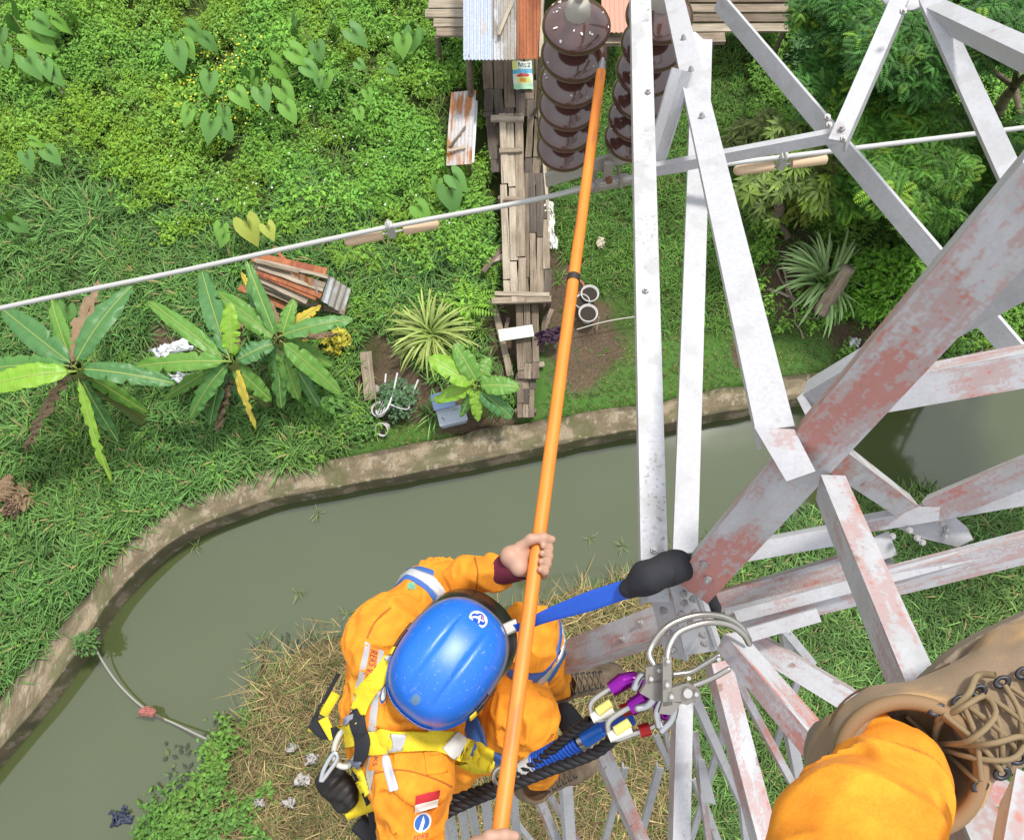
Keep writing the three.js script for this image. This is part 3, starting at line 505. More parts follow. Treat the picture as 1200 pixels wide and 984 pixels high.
function damper(u0, v0, u1, v1, d, label) {
  const t = thing('vibration_damper', label, 'damper', 'cream vibration dampers on the conductor cable'), a = pt(u0, v0, d), b = pt(u1, v1, d), ax = b.clone().sub(a).normalize(), mid = a.clone().lerp(b, .5);
  for (const [e, s] of [[a, 1], [b, -1]]) { const w = cyl(e.clone().addScaledVector(ax, -.078), e.clone().addScaledVector(ax, .092), .026, .026, 18), h = new THREE.SphereGeometry(.026, 14, 8).translate(...e.clone().addScaledVector(ax, -s * .078).toArray()); part('weight', mergeGeometries([w, h]), cream, t); }
  part('messenger_wire', cyl(a, b, .006), steel, t);
  const m = new MB(), [X, Y, Z] = frameFrom(ax, new V3(0, 1, 0)); m.add(new RoundedBoxGeometry(.036, .11, .04, 2, .008).translate(0, .03, 0), basis(mid, X, Y, Z)); m.add(new THREE.TorusGeometry(.02, .008, 8, 14).rotateY(Math.PI / 2).translate(0, .075, 0), basis(mid, X, Y, Z)); part('clamp', m.geo(), wireM, t);
  return settle(t, mid);
}
damper(427, 279, 491, 266, 4.04, 'cream vibration damper on the cable over the open grass');
damper(884, 197, 946, 189, 3.99, 'cream vibration damper on the cable beside the tower and the trees');

// ------------------------------------------------------------------ timber and tin on the far bank
function woodTex(seed, a, b, streak) {
  return tex(512, 256, (i, j, o) => { const x = i / 512, y = j / 256, g = fbm2(x * 4, y * 60, 4, seed, 4, 60), f = noise2(x * 120, y * 128, 120, 128, seed + 5), k = fbm2(x * 5, y * 5, 3, seed + 9, 5, 5), t = clamp(g * .8 + (k - .5) * .7, 0, 1), cr = sstep(.78, .86, fbm2(x * 3, y * 90, 2, seed + 3, 3, 90)) * streak; for (let q = 0; q < 3; q++) o[q] = lerp(lerp(a[q], b[q], t) * (.85 + .3 * f), .02, cr); }, { rx: .6, ry: 1.2 });
}
const woods = [woodTex(301, [.15, .115, .08], [.40, .33, .25], .8), woodTex(311, [.10, .075, .055], [.27, .215, .16], .9), woodTex(321, [.23, .19, .14], [.52, .45, .35], .7)].map((t) => mat(1, 1, 1, .9, { map: t, bumpMap: t, bumpScale: .004, specularIntensity: .3 }));
const darkWood = (() => { const t = woodTex(331, [.05, .04, .032], [.15, .118, .092], .9); return mat(1, 1, 1, .9, { map: t, bumpMap: t, bumpScale: .004 }); })();
function plank(parent, a, b, w, th, M, R, name = 'plank') {     // a weathered board from a to b (centre of its top face)
  const ax = b.clone().sub(a).normalize(), s = ax.clone().cross(new V3(0, 1, 0)).normalize(), n = s.clone().cross(ax), m = new MB(), u0 = R() * 3, v0 = R() * 2, L = a.distanceTo(b), seg = 5;
  let prev = null; const j = () => (R() - .5) * .012;
  for (let k = 0; k <= seg; k++) {
    const c = a.clone().lerp(b, k / seg).addScaledVector(n, j() * .7), w0 = w / 2 + j(), w1 = w / 2 + j(), P = [c.clone().addScaledVector(s, -w0), c.clone().addScaledVector(s, w1), c.clone().addScaledVector(s, w1).addScaledVector(n, -th), c.clone().addScaledVector(s, -w0).addScaledVector(n, -th)];
    const row = []; P.forEach((p, q) => { row.push(m.v(p, u0 + L * k / seg, v0 + [0, w, w + th, -th][q])); row.push(m.v(p, u0 + L * k / seg, v0 + [0, w, w + th, -th][q])); });
    if (prev) for (let q = 0; q < 4; q++) { const A = q * 2 + 1, B = ((q + 1) % 4) * 2; m.q(prev[A], row[A], row[B], prev[B]); } else m.q(row[0], row[2], row[4], row[6]); prev = row;
  }
  m.q(prev[0], prev[6], prev[4], prev[2]);
  return part(name, m.geo(), M, parent);
}
{
  const t = thing('plank_walkway', 'raised walkway of loose grey weathered planks leading from the shack to the canal', 'walkway'), R = rng(77);
  // bands: pixel v0..v1, left and right edges in u, columns, height, wood
  const band = (v0, v1, L0, R0, L1, R1, cols, y, M, jit = 1) => {
    for (let c = 0; c < cols; c++) {
      let t0 = -.02; while (t0 < .98) {
        const t1 = Math.min(1.02, t0 + .35 + .6 * R()), e = (t) => { const f = (c + .5 + (R() - .5) * .25 * jit) / cols; return gp(lerp(lerp(L0, R0, f), lerp(L1, R1, f), t), lerp(v0, v1, t), y + (R() - .5) * .05 * jit); };
        const a = e(t0 + .004), b = e(t1 - .004), w = gp(lerp(R0, R1, t0), lerp(v0, v1, t0), y).distanceTo(gp(lerp(L0, L1, t0), lerp(v0, v1, t0), y)) / cols * (.82 + .2 * R());
        plank(t, a, b, w, .03, M[Math.floor(R() * M.length)], R); t0 = t1;
      }
    }
  };
  const under = (pts, y) => { };
  band(60, 135, 566, 638, 566, 640, 6, .42, [darkWood, darkWood, woods[1]]);
  band(132, 200, 568, 590, 575, 596, 2, .36, [darkWood]); band(132, 215, 618, 642, 612, 646, 3, .40, [woods[1], darkWood]);
  band(136, 350, 584, 612, 590, 616, 3, .5, [woods[0], woods[2], woods[2]]); band(205, 352, 610, 644, 612, 646, 4, .44, [woods[1], woods[0], darkWood]);
  band(352, 442, 604, 632, 606, 632, 3, .30, [woods[1], woods[0]]); band(438, 488, 604, 628, 606, 626, 3, .22, [woods[1], woods[0], darkWood]);
  const beam = (u0, v0, u1, v1, y, w, M, th = .05) => plank(t, gp(u0, v0, y), gp(u1, v1, y), w, th, M, R, 'cross_beam');
  beam(575, 138, 614, 138, .56, .12, woods[2]); beam(585, 176, 612, 175, .57, .08, woods[0]); beam(576, 352, 646, 350, .52, .10, woods[0]); beam(580, 343, 644, 345, .54, .07, woods[2]); beam(590, 232, 614, 232, .56, .06, woods[0]); beam(574, 305, 600, 297, .3, .1, woods[2]); beam(566, 318, 596, 280, .3, .08, woods[1]);
  beam(580, 362, 598, 440, .1, .11, woods[0], .03); beam(640, 372, 634, 412, .1, .1, woods[1], .03); beam(647, 362, 640, 380, .1, .07, woods[0], .03); beam(622, 428, 638, 426, .08, .09, woods[2], .03); beam(596, 372, 590, 400, .1, .06, woods[1], .03); beam(638, 190, 644, 268, .46, .05, woods[2], .04); beam(633, 95, 634, 180, .5, .07, woods[1], .05);
  for (const [u, v, y] of [[580, 140, .5], [640, 140, .4], [586, 230, .5], [642, 230, .44], [588, 345, .5], [644, 345, .44], [607, 400, .3], [630, 400, .3], [606, 480, .2], [626, 480, .2]]) { const p = gp(u, v, y); part('post', cyl(new V3(p.x, -.3, p.z), new V3(p.x, p.y - .03, p.z), .045, .04, 8), woods[1], t); }
  settle(t, gp(615, 350, 0));
}
function corrugated(A, B, C, amp, waves, M, nu = 96, nv = 10, bend = 0) {       // sheet from corner A, along A->B (across waves), A->C (along waves)
  const m = new MB(), e1 = B.clone().sub(A), e2 = C.clone().sub(A), n = e1.clone().cross(e2).normalize(); if (n.y < 0) n.negate();
  for (const side of [0, 1]) for (let j = 0; j <= nv; j++) for (let i = 0; i <= nu; i++) { const s = i / nu, t = j / nv; m.v(A.clone().addScaledVector(e1, s).addScaledVector(e2, t).addScaledVector(n, amp * Math.cos(s * waves * 6.2832) + bend * Math.sin(t * 3.1) - side * .003), s * e1.length(), t * e2.length()); }
  const o = (nu + 1) * (nv + 1); for (let j = 0; j < nv; j++) for (let i = 0; i < nu; i++) { const a = j * (nu + 1) + i; m.q(a, a + nu + 1, a + nu + 2, a + 1); m.q(o + a, o + a + 1, o + a + nu + 2, o + a + nu + 1); }
  return m.geo();
}
function tinTex(seed, base, rust, amount) { return tex(256, 512, (i, j, o) => { const x = i / 256, y = j / 512, n = fbm2(x * 8, y * 6, 5, seed, 8, 6), s = fbm2(x * 40, y * 4, 3, seed + 4, 40, 4), f = noise2(x * 128, y * 200, 128, 200, seed + 2), k = sstep(1.05 - amount, 1.25 - amount, n + s * .55 - .1); for (let q = 0; q < 3; q++) o[q] = lerp(base[q], rust[q] * (.6 + .7 * s), k) * (.86 + .28 * f); }, { rx: .5, ry: .3 }); }
const tinBlue = mat(1, 1, 1, .5, { map: tinTex(401, [.42, .47, .56], [.42, .38, .34], .25), metalness: .2 }), tinGrey = mat(1, 1, 1, .6, { map: tinTex(411, [.47, .48, .50], [.34, .31, .27], .45), metalness: .15 }), tinRust = mat(1, 1, 1, .85, { map: tinTex(421, [.24, .075, .035], [.34, .12, .05], .6) }), tinMix = mat(1, 1, 1, .8, { map: tinTex(431, [.46, .44, .43], [.36, .15, .05], .40) });
{
  const t = thing('wooden_shack', 'plank shack with blue-grey and rusty corrugated tin roof at the head of the walkway', 'shack'), R = rng(55), y = 1.7;
  const sheet = (u0, u1, v1, M, dy, lab) => { const A = gp(u0, v1, y + dy), B = gp(u1, v1, y + dy), C = gp(u0, v1, y + dy).add(new V3((u0 - 590) * .0007, .25, -2.4)); part('roof_sheet', corrugated(A, B, C, .012, Math.round((u1 - u0) / 4.2), M), M, t, lab); };
  sheet(543, 577, 70, tinBlue, .02, 'blue-grey tin sheet'); sheet(575, 608, 70, tinGrey, 0, 'pale grey tin sheet'); sheet(606, 634, 69, tinRust, .03, 'rusty red tin sheet');
  const st = (u0, v0, u1, v1, w, M, yy = y + .12) => plank(t, gp(u0, v0, yy), gp(u1, v1, yy), w, .03, M, R, 'lath');
  st(600, 2, 584, 40, .06, woods[2], y + .16); st(636, -6, 634, 66, .06, woods[2], y + .1);
  // plank deck and wall boards to either side
  for (let k = 0; k < 4; k++) plank(t, gp(502 + (k === 1 ? -4 : 3 * k), 4 + k * 11, .9), gp(552, 4 + k * 11, .9), .17, .04, k === 3 ? woods[0] : woods[2], R, 'board');
  for (let k = 0; k < 5; k++) plank(t, gp(800, -14 + k * 11.5, .9), gp(936 - k * 3, -14 + k * 11.5, .9 - k * .02), .165, .04, k === 4 ? woods[2] : woods[k % 2 ? 1 : 0], R, 'board');
  plank(t, gp(640, 46, .85), gp(850, 43, .85), .2, .08, woods[0], R, 'edge_beam');
  const pink = mat(.62, .30, .22, .7); part('tin_panel', corrugated(gp(706, 38, 1.0), gp(750, 38, 1.0), gp(706, 38, 1.0).add(new V3(0, .1, -1.6)), .01, 8, pink), pink, t, 'salmon painted sheet');
  const wb = part('back_wall', corrugated(gp(500, -20, 0), gp(960, -20, 0), gp(500, -20, 0).add(new V3(0, 1.9, 0)), .01, 60, tinGrey, 200), tinGrey, t);
  for (const [u, v, h] of [[512, 44, .9], [548, 44, 1.75], [634, 66, 1.75], [548, 66, 1.75], [840, 42, .85], [920, 36, .85], [715, 36, 1.0]]) { const p = gp(u, v - 3, h); part('post', cyl(new V3(p.x, -.2, p.z), new V3(p.x, h - .03, p.z), .05, .045, 8), woods[1], t); }
  settle(t, gp(590, 60, 0));
  // posters or bags hung below the eaves
  const c = document.createElement('canvas'); c.width = 128; c.height = 200; const x = c.getContext('2d');
  x.fillStyle = '#c9d3c4'; x.fillRect(0, 0, 128, 200); x.fillStyle = '#d8dd7a'; x.fillRect(0, 0, 30, 60); x.fillStyle = '#5aa0c0'; x.fillRect(0, 56, 128, 34); x.fillStyle = '#b9473c'; x.beginPath(); x.ellipse(66, 104, 44, 14, 0, 0, 7); x.fill(); x.fillStyle = '#c3cf7c'; x.fillRect(24, 116, 90, 44); x.fillStyle = '#c98a3c'; x.fillRect(44, 124, 40, 26); x.fillStyle = '#9cc9a6'; x.fillRect(0, 164, 128, 36); x.fillStyle = '#23324a'; x.font = 'bold 44px sans-serif'; x.fillText('M', 36, 44); x.fillText('S2', 72, 46);
  const T = new THREE.CanvasTexture(c); T.colorSpace = THREE.SRGBColorSpace;
  const m = new MB(), A = gp(600, 72, .62), B = gp(623, 72, .62), D = gp(602, 104, .5), n = 8, R2 = rng(9);
  for (let j = 0; j <= n; j++) for (let i = 0; i <= n; i++) { const s = i / n, q = j / n; m.v(A.clone().lerp(B, s).add(D.clone().sub(A).multiplyScalar(q)).add(new V3(0, (noise2(i * .7, j * .7, 0, 0, 4) - .5) * .07, 0)), s, 1 - q); }
  for (let j = 0; j < n; j++) for (let i = 0; i < n; i++) { const a = j * (n + 1) + i; m.q(a, a + n + 1, a + n + 2, a + 1); }
  const pos = solo('printed_banner', m.geo(), mat(1, 1, 1, .6, { map: T }), 'small printed banner in blue, red and yellow hanging at the roof edge', 'banner'); settle(pos, A);
}
{
  const t = thing('tin_lean_to', 'small rust-edged tin sheet on sticks beside the walkway', 'tin sheet'), R = rng(56), A = gp(523, 194, .62), B = gp(553, 192, .7), C = gp(529, 108, .7);
  part('tin_sheet', corrugated(A, B, C, .007, 7, tinMix, 60, 10, .04), tinMix, t);
  plank(t, gp(557, 118, .66), gp(553, 190, .66), .08, .02, mat(.7, .7, .7, .6), R, 'edge_strip'); plank(t, gp(526, 172, .74), gp(548, 146, .76), .04, .02, woods[1], R, 'stick'); plank(t, gp(524, 176, .74), gp(545, 172, .76), .05, .02, woods[2], R, 'stick');
  for (const [u, v] of [[527, 190], [550, 188], [532, 112], [556, 112]]) { const p = gp(u, v, .6); part('post', cyl(new V3(p.x, -.2, p.z), new V3(p.x, .62, p.z), .025, .022, 7), woods[1], t); }
  settle(t, gp(540, 150, 0));
}
{
  const t = thing('fallen_tin_hut', 'collapsed heap of rusty roof sheets and boards behind the banana plants', 'ruined hut'), R = rng(58);
  part('tin_sheet', corrugated(gp(300, 322, .55), gp(374, 350, .75), gp(296, 300, .75), .012, 8, tinMix, 70, 8), tinMix, t);
  part('tin_sheet', corrugated(gp(376, 352, .7), gp(402, 368, .25), gp(385, 322, .8), .012, 4, tinGrey, 50, 8), tinGrey, t);
  for (const [u0, v0, u1, v1, y, w, k] of [[296, 300, 382, 319, .85, .16, 1], [300, 310, 380, 335, .82, .12, 0], [304, 318, 376, 346, .8, .1, 1], [296, 322, 360, 352, .72, .12, 2], [288, 330, 350, 356, .6, .1, 0], [320, 290, 352, 322, .8, .05, 1], [280, 336, 340, 362, .5, .1, 1], [298, 304, 384, 324, .88, .06, 2], [302, 313, 378, 340, .84, .05, 2], [296, 318, 370, 350, .78, .06, 1], [292, 327, 352, 353, .66, .06, 2], [300, 306, 350, 318, .9, .05, 0], [345, 352, 404, 366, .3, .08, 0]]) plank(t, gp(u0, v0, y), gp(u1, v1, y), w, .025, k === 1 ? tinRust : woods[k], R, 'board');
  for (const [u, v, h] of [[300, 308, .7], [376, 325, .7], [372, 350, .65], [302, 325, .5]]) { const p = gp(u, v, h); part('post', cyl(new V3(p.x, -.2, p.z), new V3(p.x, h, p.z), .03, .03, 7), woods[1], t); }
  settle(t, gp(340, 340, 0));
}
function crumple(px, y, M, seed, amp = .08) {                    // crumpled sheet over a pixel quad on the ground
  const P = px.map(([u, v]) => gp(u, v, y)), m = new MB(), n = 14;
  for (let j = 0; j <= n; j++) for (let i = 0; i <= n; i++) { const s = i / n, t = j / n, e = Math.min(s, 1 - s, t, 1 - t), p = P[0].clone().lerp(P[1], s).lerp(P[3].clone().lerp(P[2], s), t); p.x += (noise2(i * .6, j * .6, 0, 0, seed) - .5) * .12; p.z += (noise2(i * .6, j * .6, 0, 0, seed + 1) - .5) * .12; p.y += Math.abs(fbm2(i * .55, j * .55, 3, seed + 2) - .5) * amp * 3 - (e < .05 ? .04 : 0); m.v(p, s, t); }
  for (let j = 0; j < n; j++) for (let i = 0; i < n; i++) { const a = j * (n + 1) + i; m.q(a, a + n + 1, a + n + 2, a + 1); }
  return m.geo();
}
const drop = (o, px, y = 0) => settle(o, gp(px[0], px[1], y));
drop(solo('plastic_sheet', crumple([[176, 410], [218, 396], [224, 408], [182, 420]], .25, 0, 3, .09), mat(.75, .76, .78, .3), 'crumpled white plastic sheet by the banana plants', 'plastic sheet'), [200, 408]).material = mat(.75, .76, .78, .3);
{ const M = mat(.72, .74, .77, .3); drop(solo('plastic_sheet', crumple([[200, 442], [232, 436], [236, 446], [210, 452]], .25, M, 5, .09), M, 'smaller white plastic scrap half under banana leaves', 'plastic sheet'), [218, 444]); scene.getObjectByName('plastic_sheet').material = M; }
// pots
const potGeo = new THREE.LatheGeometry([[0, .02], [.08, .02], [.09, .03], [.125, .20], [.145, .205], [.148, .235], [.132, .235], [.118, .19], [0, .185]].map(([a, b]) => new THREE.Vector2(a, b)), 26), soilGeo = new THREE.CircleGeometry(.122, 20).rotateX(-Math.PI / 2).translate(0, .2, 0);
const potM = mat(.55, .53, .5, .7), soilM = mat(.03, .024, .018, .95);
function pot(u, v, s, label, tilt = 0, M = potM) { const t = thing('plant_pot', label, 'pot', 'plant pots with dark soil'), p = gp(u, v, 0), b = part('pot', potGeo, M, t); part('soil', soilGeo, soilM, b); t.position.set(p.x, groundY(p.x, p.z), p.z); t.rotation.set(tilt, 0, tilt * .5); t.scale.setScalar(s); }
pot(690, 350, 1.05, 'pale-rimmed pot beside the terracotta pot in the cluster of four'); pot(681, 358, .9, 'smallest pale-rimmed pot in the middle of the cluster of four'); pot(688, 373, 1.1, 'pale-rimmed pot of the cluster closest to the stretched cord'); pot(675, 341, .9, 'terracotta plant pot beside the cluster of pale pots', 0, mat(.42, .2, .11, .8));
pot(446, 484, .85, 'pale plant pot standing by the canal wall near the plastic chair'); pot(453, 498, .8, 'pale plant pot tipped over by the canal wall', .7);
// broken plastic chair
{
  const t = thing('plastic_chair', 'dirty white plastic chair lying tipped over in the weeds', 'chair'), M = mat(.55, .55, .53, .5), q = (pts, r) => capTube(pts.map((a) => new V3(...a)), r, 20, 8);
  part('seat', new RoundedBoxGeometry(.42, .025, .42, 2, .01).translate(0, .42, 0), M, t);
  part('backrest', q([[-.2, .42, -.2], [-.21, .75, -.27], [0, .86, -.3], [.21, .75, -.27], [.2, .42, -.2]], .022), M, t); for (const x of [-.1, 0, .1]) part('back_slat', new RoundedBoxGeometry(.04, .4, .012, 2, .005).rotateX(-.18).translate(x, .62, -.245), M, t);
  for (const [x, z] of [[-1, -1], [1, -1], [-1, 1], [1, 1]]) part('leg', q([[x * .19, .41, z * .19], [x * .22, .2, z * .22], [x * .245, 0, z * .24]], .02), M, t);
  for (const x of [-1, 1]) part('armrest', q([[x * .21, .62, -.22], [x * .25, .64, 0], [x * .23, .6, .18], [x * .2, .42, .2]], .018), M, t);
  const p = gp(473, 448, 0); t.position.set(p.x, .24, p.z); t.rotation.set(1.45, .9, .35); t.scale.setScalar(.8);
}
{ const R = rng(5); const t = thing('fallen_board', 'grey weathered board lying in the weeds near the plastic chair', 'board'); plank(t, gp(428, 412, .2), gp(434, 468, .14), .19, .04, woods[0], R, 'board'); plank(t, gp(426, 430, .17), gp(436, 429, .17), .05, .03, woods[2], R, 'batten'); settle(t, gp(430, 440, 0)); }
{ // blue lidded crate
  const t = thing('blue_crate', 'faded blue plastic crate with its lid ajar under the small banana plant', 'crate'), B = mat(.22, .32, .52, .5), G = mat(.38, .43, .50, .5), p = gp(523, 484, 0);
  part('lid', new RoundedBoxGeometry(.36, .03, .26, 2, .012).rotateX(.25).translate(0, .34, -.12), B, t); part('box', new RoundedBoxGeometry(.42, .22, .24, 3, .02).translate(.08, .11, .12), G, t); part('rim', new RoundedBoxGeometry(.46, .03, .28, 2, .01).translate(.08, .22, .12), G, t); part('handle', new RoundedBoxGeometry(.12, .02, .03, 2, .008).translate(0, .37, -.12), G, t);
  t.position.set(p.x, groundY(p.x, p.z), p.z); t.rotation.y = .25;
}
{ const M = mat(.62, .68, .55, .7); const o = solo('pale_panel', (() => { const m = new MB(), a = gp(586, 400, .42), b = gp(626, 394, .42), ax = b.clone().sub(a).normalize(), s = new V3(0, 1, 0).cross(ax).normalize(); m.bar(a, b, s.multiplyScalar(.2), new V3(0, .015, 0)); return m.geo(); })(), M, 'pale green flat panel laid across the lower walkway', 'panel'); settle(o, gp(606, 398, .42)); }
{ const M = mat(.055, .025, .05, .9); const o = solo('dark_cloth', crumple([[626, 390], [656, 382], [658, 398], [628, 404]], .3, M, 14, .12), M, 'dark purple cloth crumpled beside the lower walkway', 'cloth'); settle(o, gp(640, 394, .2)); }
{ const M = mat(.66, .67, .60, .8); const o = solo('white_cloth', crumple([[640, 232], [648, 236], [652, 290], [644, 290]], .4, M, 18, .1), M, 'strip of white cloth hanging on the walkway edge', 'cloth'); settle(o, gp(646, 262, .3)); }
{ const M = mat(.5, .48, .42, .8); const o = solo('washing_line', tube([gp(676, 386, .15), gp(700, 379, .2), gp(724, 374, .2), gp(760, 369, .25)], .009), M, 'pale cord stretched over bare soil by the pots', 'cord'); settle(o, gp(700, 380, 0)); const k = solo('forked_twig', capTube([gp(699, 386, .02), gp(702, 372, .2)], .012), woods[2], 'short pale twig propping the cord', 'twig'); settle(k, gp(700, 384, 0)); }
// logs and dead sticks below the trees
function log(u0, v0, u1, v1, y0, y1, r0, r1, label, name = 'log', M = woods[1]) { const a = gp(u0, v0, y0), b = gp(u1, v1, y1), R = rng(u0), pts = [0, .25, .5, .75, 1].map((t) => a.clone().lerp(b, t).add(new V3((R() - .5) * .06, (R() - .5) * .04, (R() - .5) * .06))); const c = curve(pts), m = new MB(), N = 16, K = 10, fr = c.computeFrenetFrames(N, false); for (let i = 0; i <= N; i++) { const p = c.getPointAt(i / N), r = lerp(r0, r1, i / N); for (let k = 0; k <= K; k++) { const an = k / K * 6.2832, q = r * (.85 + .3 * noise2(i * .8, (k % K) * .9, 0, 0, u0)); m.v(p.clone().addScaledVector(fr.normals[i], Math.cos(an) * q).addScaledVector(fr.binormals[i], Math.sin(an) * q), i / N * 1.2, k / K * .6); } } for (let i = 0; i < N; i++) for (let k = 0; k < K; k++) { const q = i * (K + 1) + k; m.q(q, q + 1, q + K + 2, q + K + 1); } for (const [e, s] of [[0, a], [N, b]]) { const ce = m.v(c.getPointAt(e / N), 0, 0); for (let k = 0; k < K; k++) m.f(ce, e * (K + 1) + k, e * (K + 1) + k + 1); } const o = solo(name, m.geo(), M, label, name.replace('_', ' ')); settle(o, a.clone().setY(0)); return o; }
log(899, 246, 926, 280, .1, .1, .055, .065, 'short brown log lying on bare soil under the trees'); log(962, 366, 994, 312, .25, .9, .13, .10, 'stout pale stump leaning inside the broad-bladed clump', 'tree_stump', woods[0]);
[[916, 312, 934, 372, .022], [912, 318, 928, 352, .026], [898, 338, 932, 348, .028], [928, 360, 940, 396, .018], [945, 360, 958, 374, .022], [922, 330, 936, 366, .014], [935, 372, 960, 372, .014]].forEach(([a, b, c, d, r], k) => log(a, b, c, d, .1, .08, r, r * .7, ['longest dead stick of the pile beside the broad-bladed clump', 'thick short dead stick in the pile beside the broad-bladed clump', 'pale dead stick lying crosswise over the stick pile', 'thin dead stick pointing from the pile to the canal wall', 'short stout stick at the foot of the leaning stump', 'thinnest twig among the dead sticks', 'thin twig lying level below the broad-bladed clump'][k], 'dead_stick', woods[k % 3]).userData.group = 'dead sticks below the trees');
log(64, 88, 74, 112, .25, .35, .02, .015, 'thin bare stick poking from the yellow-green creeper', 'dead_stick', woods[1]);
log(556, 346, 562, 372, .15, .1, .02, .02, 'bent pale stick leaning at the walkway corner', 'dead_stick', woods[0]);
[[560, 352, .11], [548, 340, .09], [440, 455, .08]].forEach(([u, v, r], k) => { const g = new THREE.IcosahedronGeometry(r, 2), P = g.attributes.position, t = new V3(); for (let i = 0; i < P.count; i++) { t.fromBufferAttribute(P, i); t.multiplyScalar(.75 + .5 * noise3(t.x * 14 + k, t.y * 14, t.z * 14)); P.setXYZ(i, t.x, t.y * .7, t.z); } g.computeVertexNormals(); const p = gp(u, v, .1); const o = solo('stone', g, mat(.33, .31, .27, .9), ['grey stone beside the top of the lower walkway', 'smaller grey stone by the walkway edge', 'small stone between the fallen board and the chair'][k], 'stone'); o.position.set(p.x, groundY(p.x, p.z) + r * .4, p.z); });
{ const M = mat(.7, .72, .75, .4), o = solo('paper_scrap', crumple([[998, 396], [1008, 398], [1006, 406], [997, 404]], .08, M, 33, .05), M, 'crumpled white scrap on the soil near the canal wall', 'litter'); settle(o, gp(1003, 401, .05)); }
{ const M = mat(.5, .47, .33, .8), o = solo('paper_scrap', crumple([[702, 278], [708, 280], [706, 290], [701, 288]], .15, M, 34, .04), M, 'yellowish dry scrap on the deep green grass', 'litter'); settle(o, gp(704, 284, .1)); }

// ------------------------------------------------------------------ banana plants, taro, clumps, trees
const leafM = (c, rough = .5) => new THREE.MeshPhysicalMaterial({ color: rgb(...c), roughness: rough, side: THREE.DoubleSide, transmission: .12, thickness: 0, specularIntensity: .6 });
const banT = tex(512, 128, (i, j, o) => { const x = i / 512, y = j / 128, st = noise2(x * 150, y * 3, 150, 3, 3) * .6 + noise2(x * 60, y * 2, 60, 2, 5) * .4, k = .72 + .56 * st; o[0] = k * (.85 + .3 * noise2(x * 9, y * 5, 9, 5, 8)); o[1] = k; o[2] = k * .95; }, { srgb: false }), banM = (c, r = .42) => { const m = leafM(c, r); m.map = banT; return m; }, banGreen = [banM([.10, .25, .06]), banM([.13, .29, .05]), banM([.08, .21, .065])], banYoung = banM([.22, .42, .04]), banYellow = banM([.56, .42, .05], .6), banDead = banM([.30, .21, .13], .95), ribM = leafM([.34, .42, .11], .5), taroM = [leafM([.13, .29, .065], .42), leafM([.17, .36, .06], .42), leafM([.11, .25, .06], .45)], taroPale = leafM([.38, .44, .08], .5);
const stemM = leafM([.14, .18, .05], .6);
function bananaLeaf(parent, base, tip, w, M, rise, seed, dead = false, fold = .62) {
  const R = rng(seed), L = base.distanceTo(tip), mid = base.clone().lerp(tip, .45).add(new V3(0, L * rise, 0)), c = new THREE.QuadraticBezierCurve3(base, mid, tip), m = new MB(), N = 34, st = .10, tear = []; for (let i = 0; i <= N; i++) for (const s of [0, 1]) tear.push(i > 6 && R() < .045);
  const rows = [];
  for (let i = 0; i <= N; i++) {
    const t = i / N, p = c.getPoint(t), tn = c.getTangent(t), s = tn.clone().cross(new V3(0, 1, 0)).normalize(), n = s.clone().cross(tn).normalize();
    const pr = t < st ? .06 + .1 * t / st : Math.pow(Math.sin(Math.PI * Math.pow((t - st) / (1 - st), .8) * .96 + .06), .55) * (t > .93 ? Math.sqrt((1 - t) / .07) : 1), row = [];
    for (let k = -3; k <= 3; k++) { const e = k / 3, ww = w / 2 * pr * (dead ? .55 + .6 * R() : 1), rip = Math.abs(k) >= 2 && !dead && tear[i * 2 + (k > 0 ? 1 : 0)] ? (Math.abs(k) === 3 ? .42 : .62) : Math.abs(k) === 3 ? 1 - .10 * R() : 1; row.push(m.v(p.clone().addScaledVector(s, e * ww * rip).addScaledVector(n, Math.abs(e) * ww * (fold - .55 * Math.abs(e)) + (dead ? (R() - .5) * .12 : (noise2(i * .6, k + 9, 0, 0, seed) - .5) * .07 * Math.abs(e))), t, e * .5 + .5)); }
    rows.push(row);
  }
  for (let i = 0; i < N; i++) for (let k = 0; k < 6; k++) { m.q(rows[i][k], rows[i + 1][k], rows[i + 1][k + 1], rows[i][k + 1]); }
  const lf = part('leaf', m.geo(), M, parent), pts = []; for (let i = 0; i <= 9; i++) pts.push(c.getPoint(i / 9 * .97).add(new V3(0, .006, 0)));
  const b = new MB(), tg = tube(pts, .009, 22, 6); b.add(tg); part('midrib', b.geo(), dead ? banDead : ribM, lf); return lf;
}
function bananaPlant(name, label, cu, cv, h, trunkR, leaves, seed) {
  const t = thing(name, label, 'banana plant', 'banana plants on the far bank'), c = gp(cu, cv, h), g0 = new V3(c.x + .1, groundY(c.x, c.z) - .1, c.z + .15), R = rng(seed);
  const m = new MB(), pts = [g0, g0.clone().lerp(c, .5).add(new V3(.03, 0, 0)), c]; m.add(tube(pts, trunkR, 10, 12)); part('trunk', m.geo(), stemM, t);
  leaves.forEach(([u, v, y, w, kind, rise = .16], k) => { const M = kind === 'd' ? banDead : kind === 'y' ? banYellow : kind === 'n' ? banYoung : banGreen[Math.floor(R() * 3)]; const lf = bananaLeaf(t, c.clone().add(new V3((R() - .5) * .08, -R() * .15, (R() - .5) * .08)), gp(u, v, y), w * .74, M, rise, seed * 31 + k, kind === 'd'); if (kind === 'd') lf.userData.label = 'dry brown leaf'; if (kind === 'y') lf.userData.label = 'yellowed leaf'; if (kind === 'n') lf.userData.label = 'young bright green leaf'; });
  return settle(t, g0.setY(0));
}
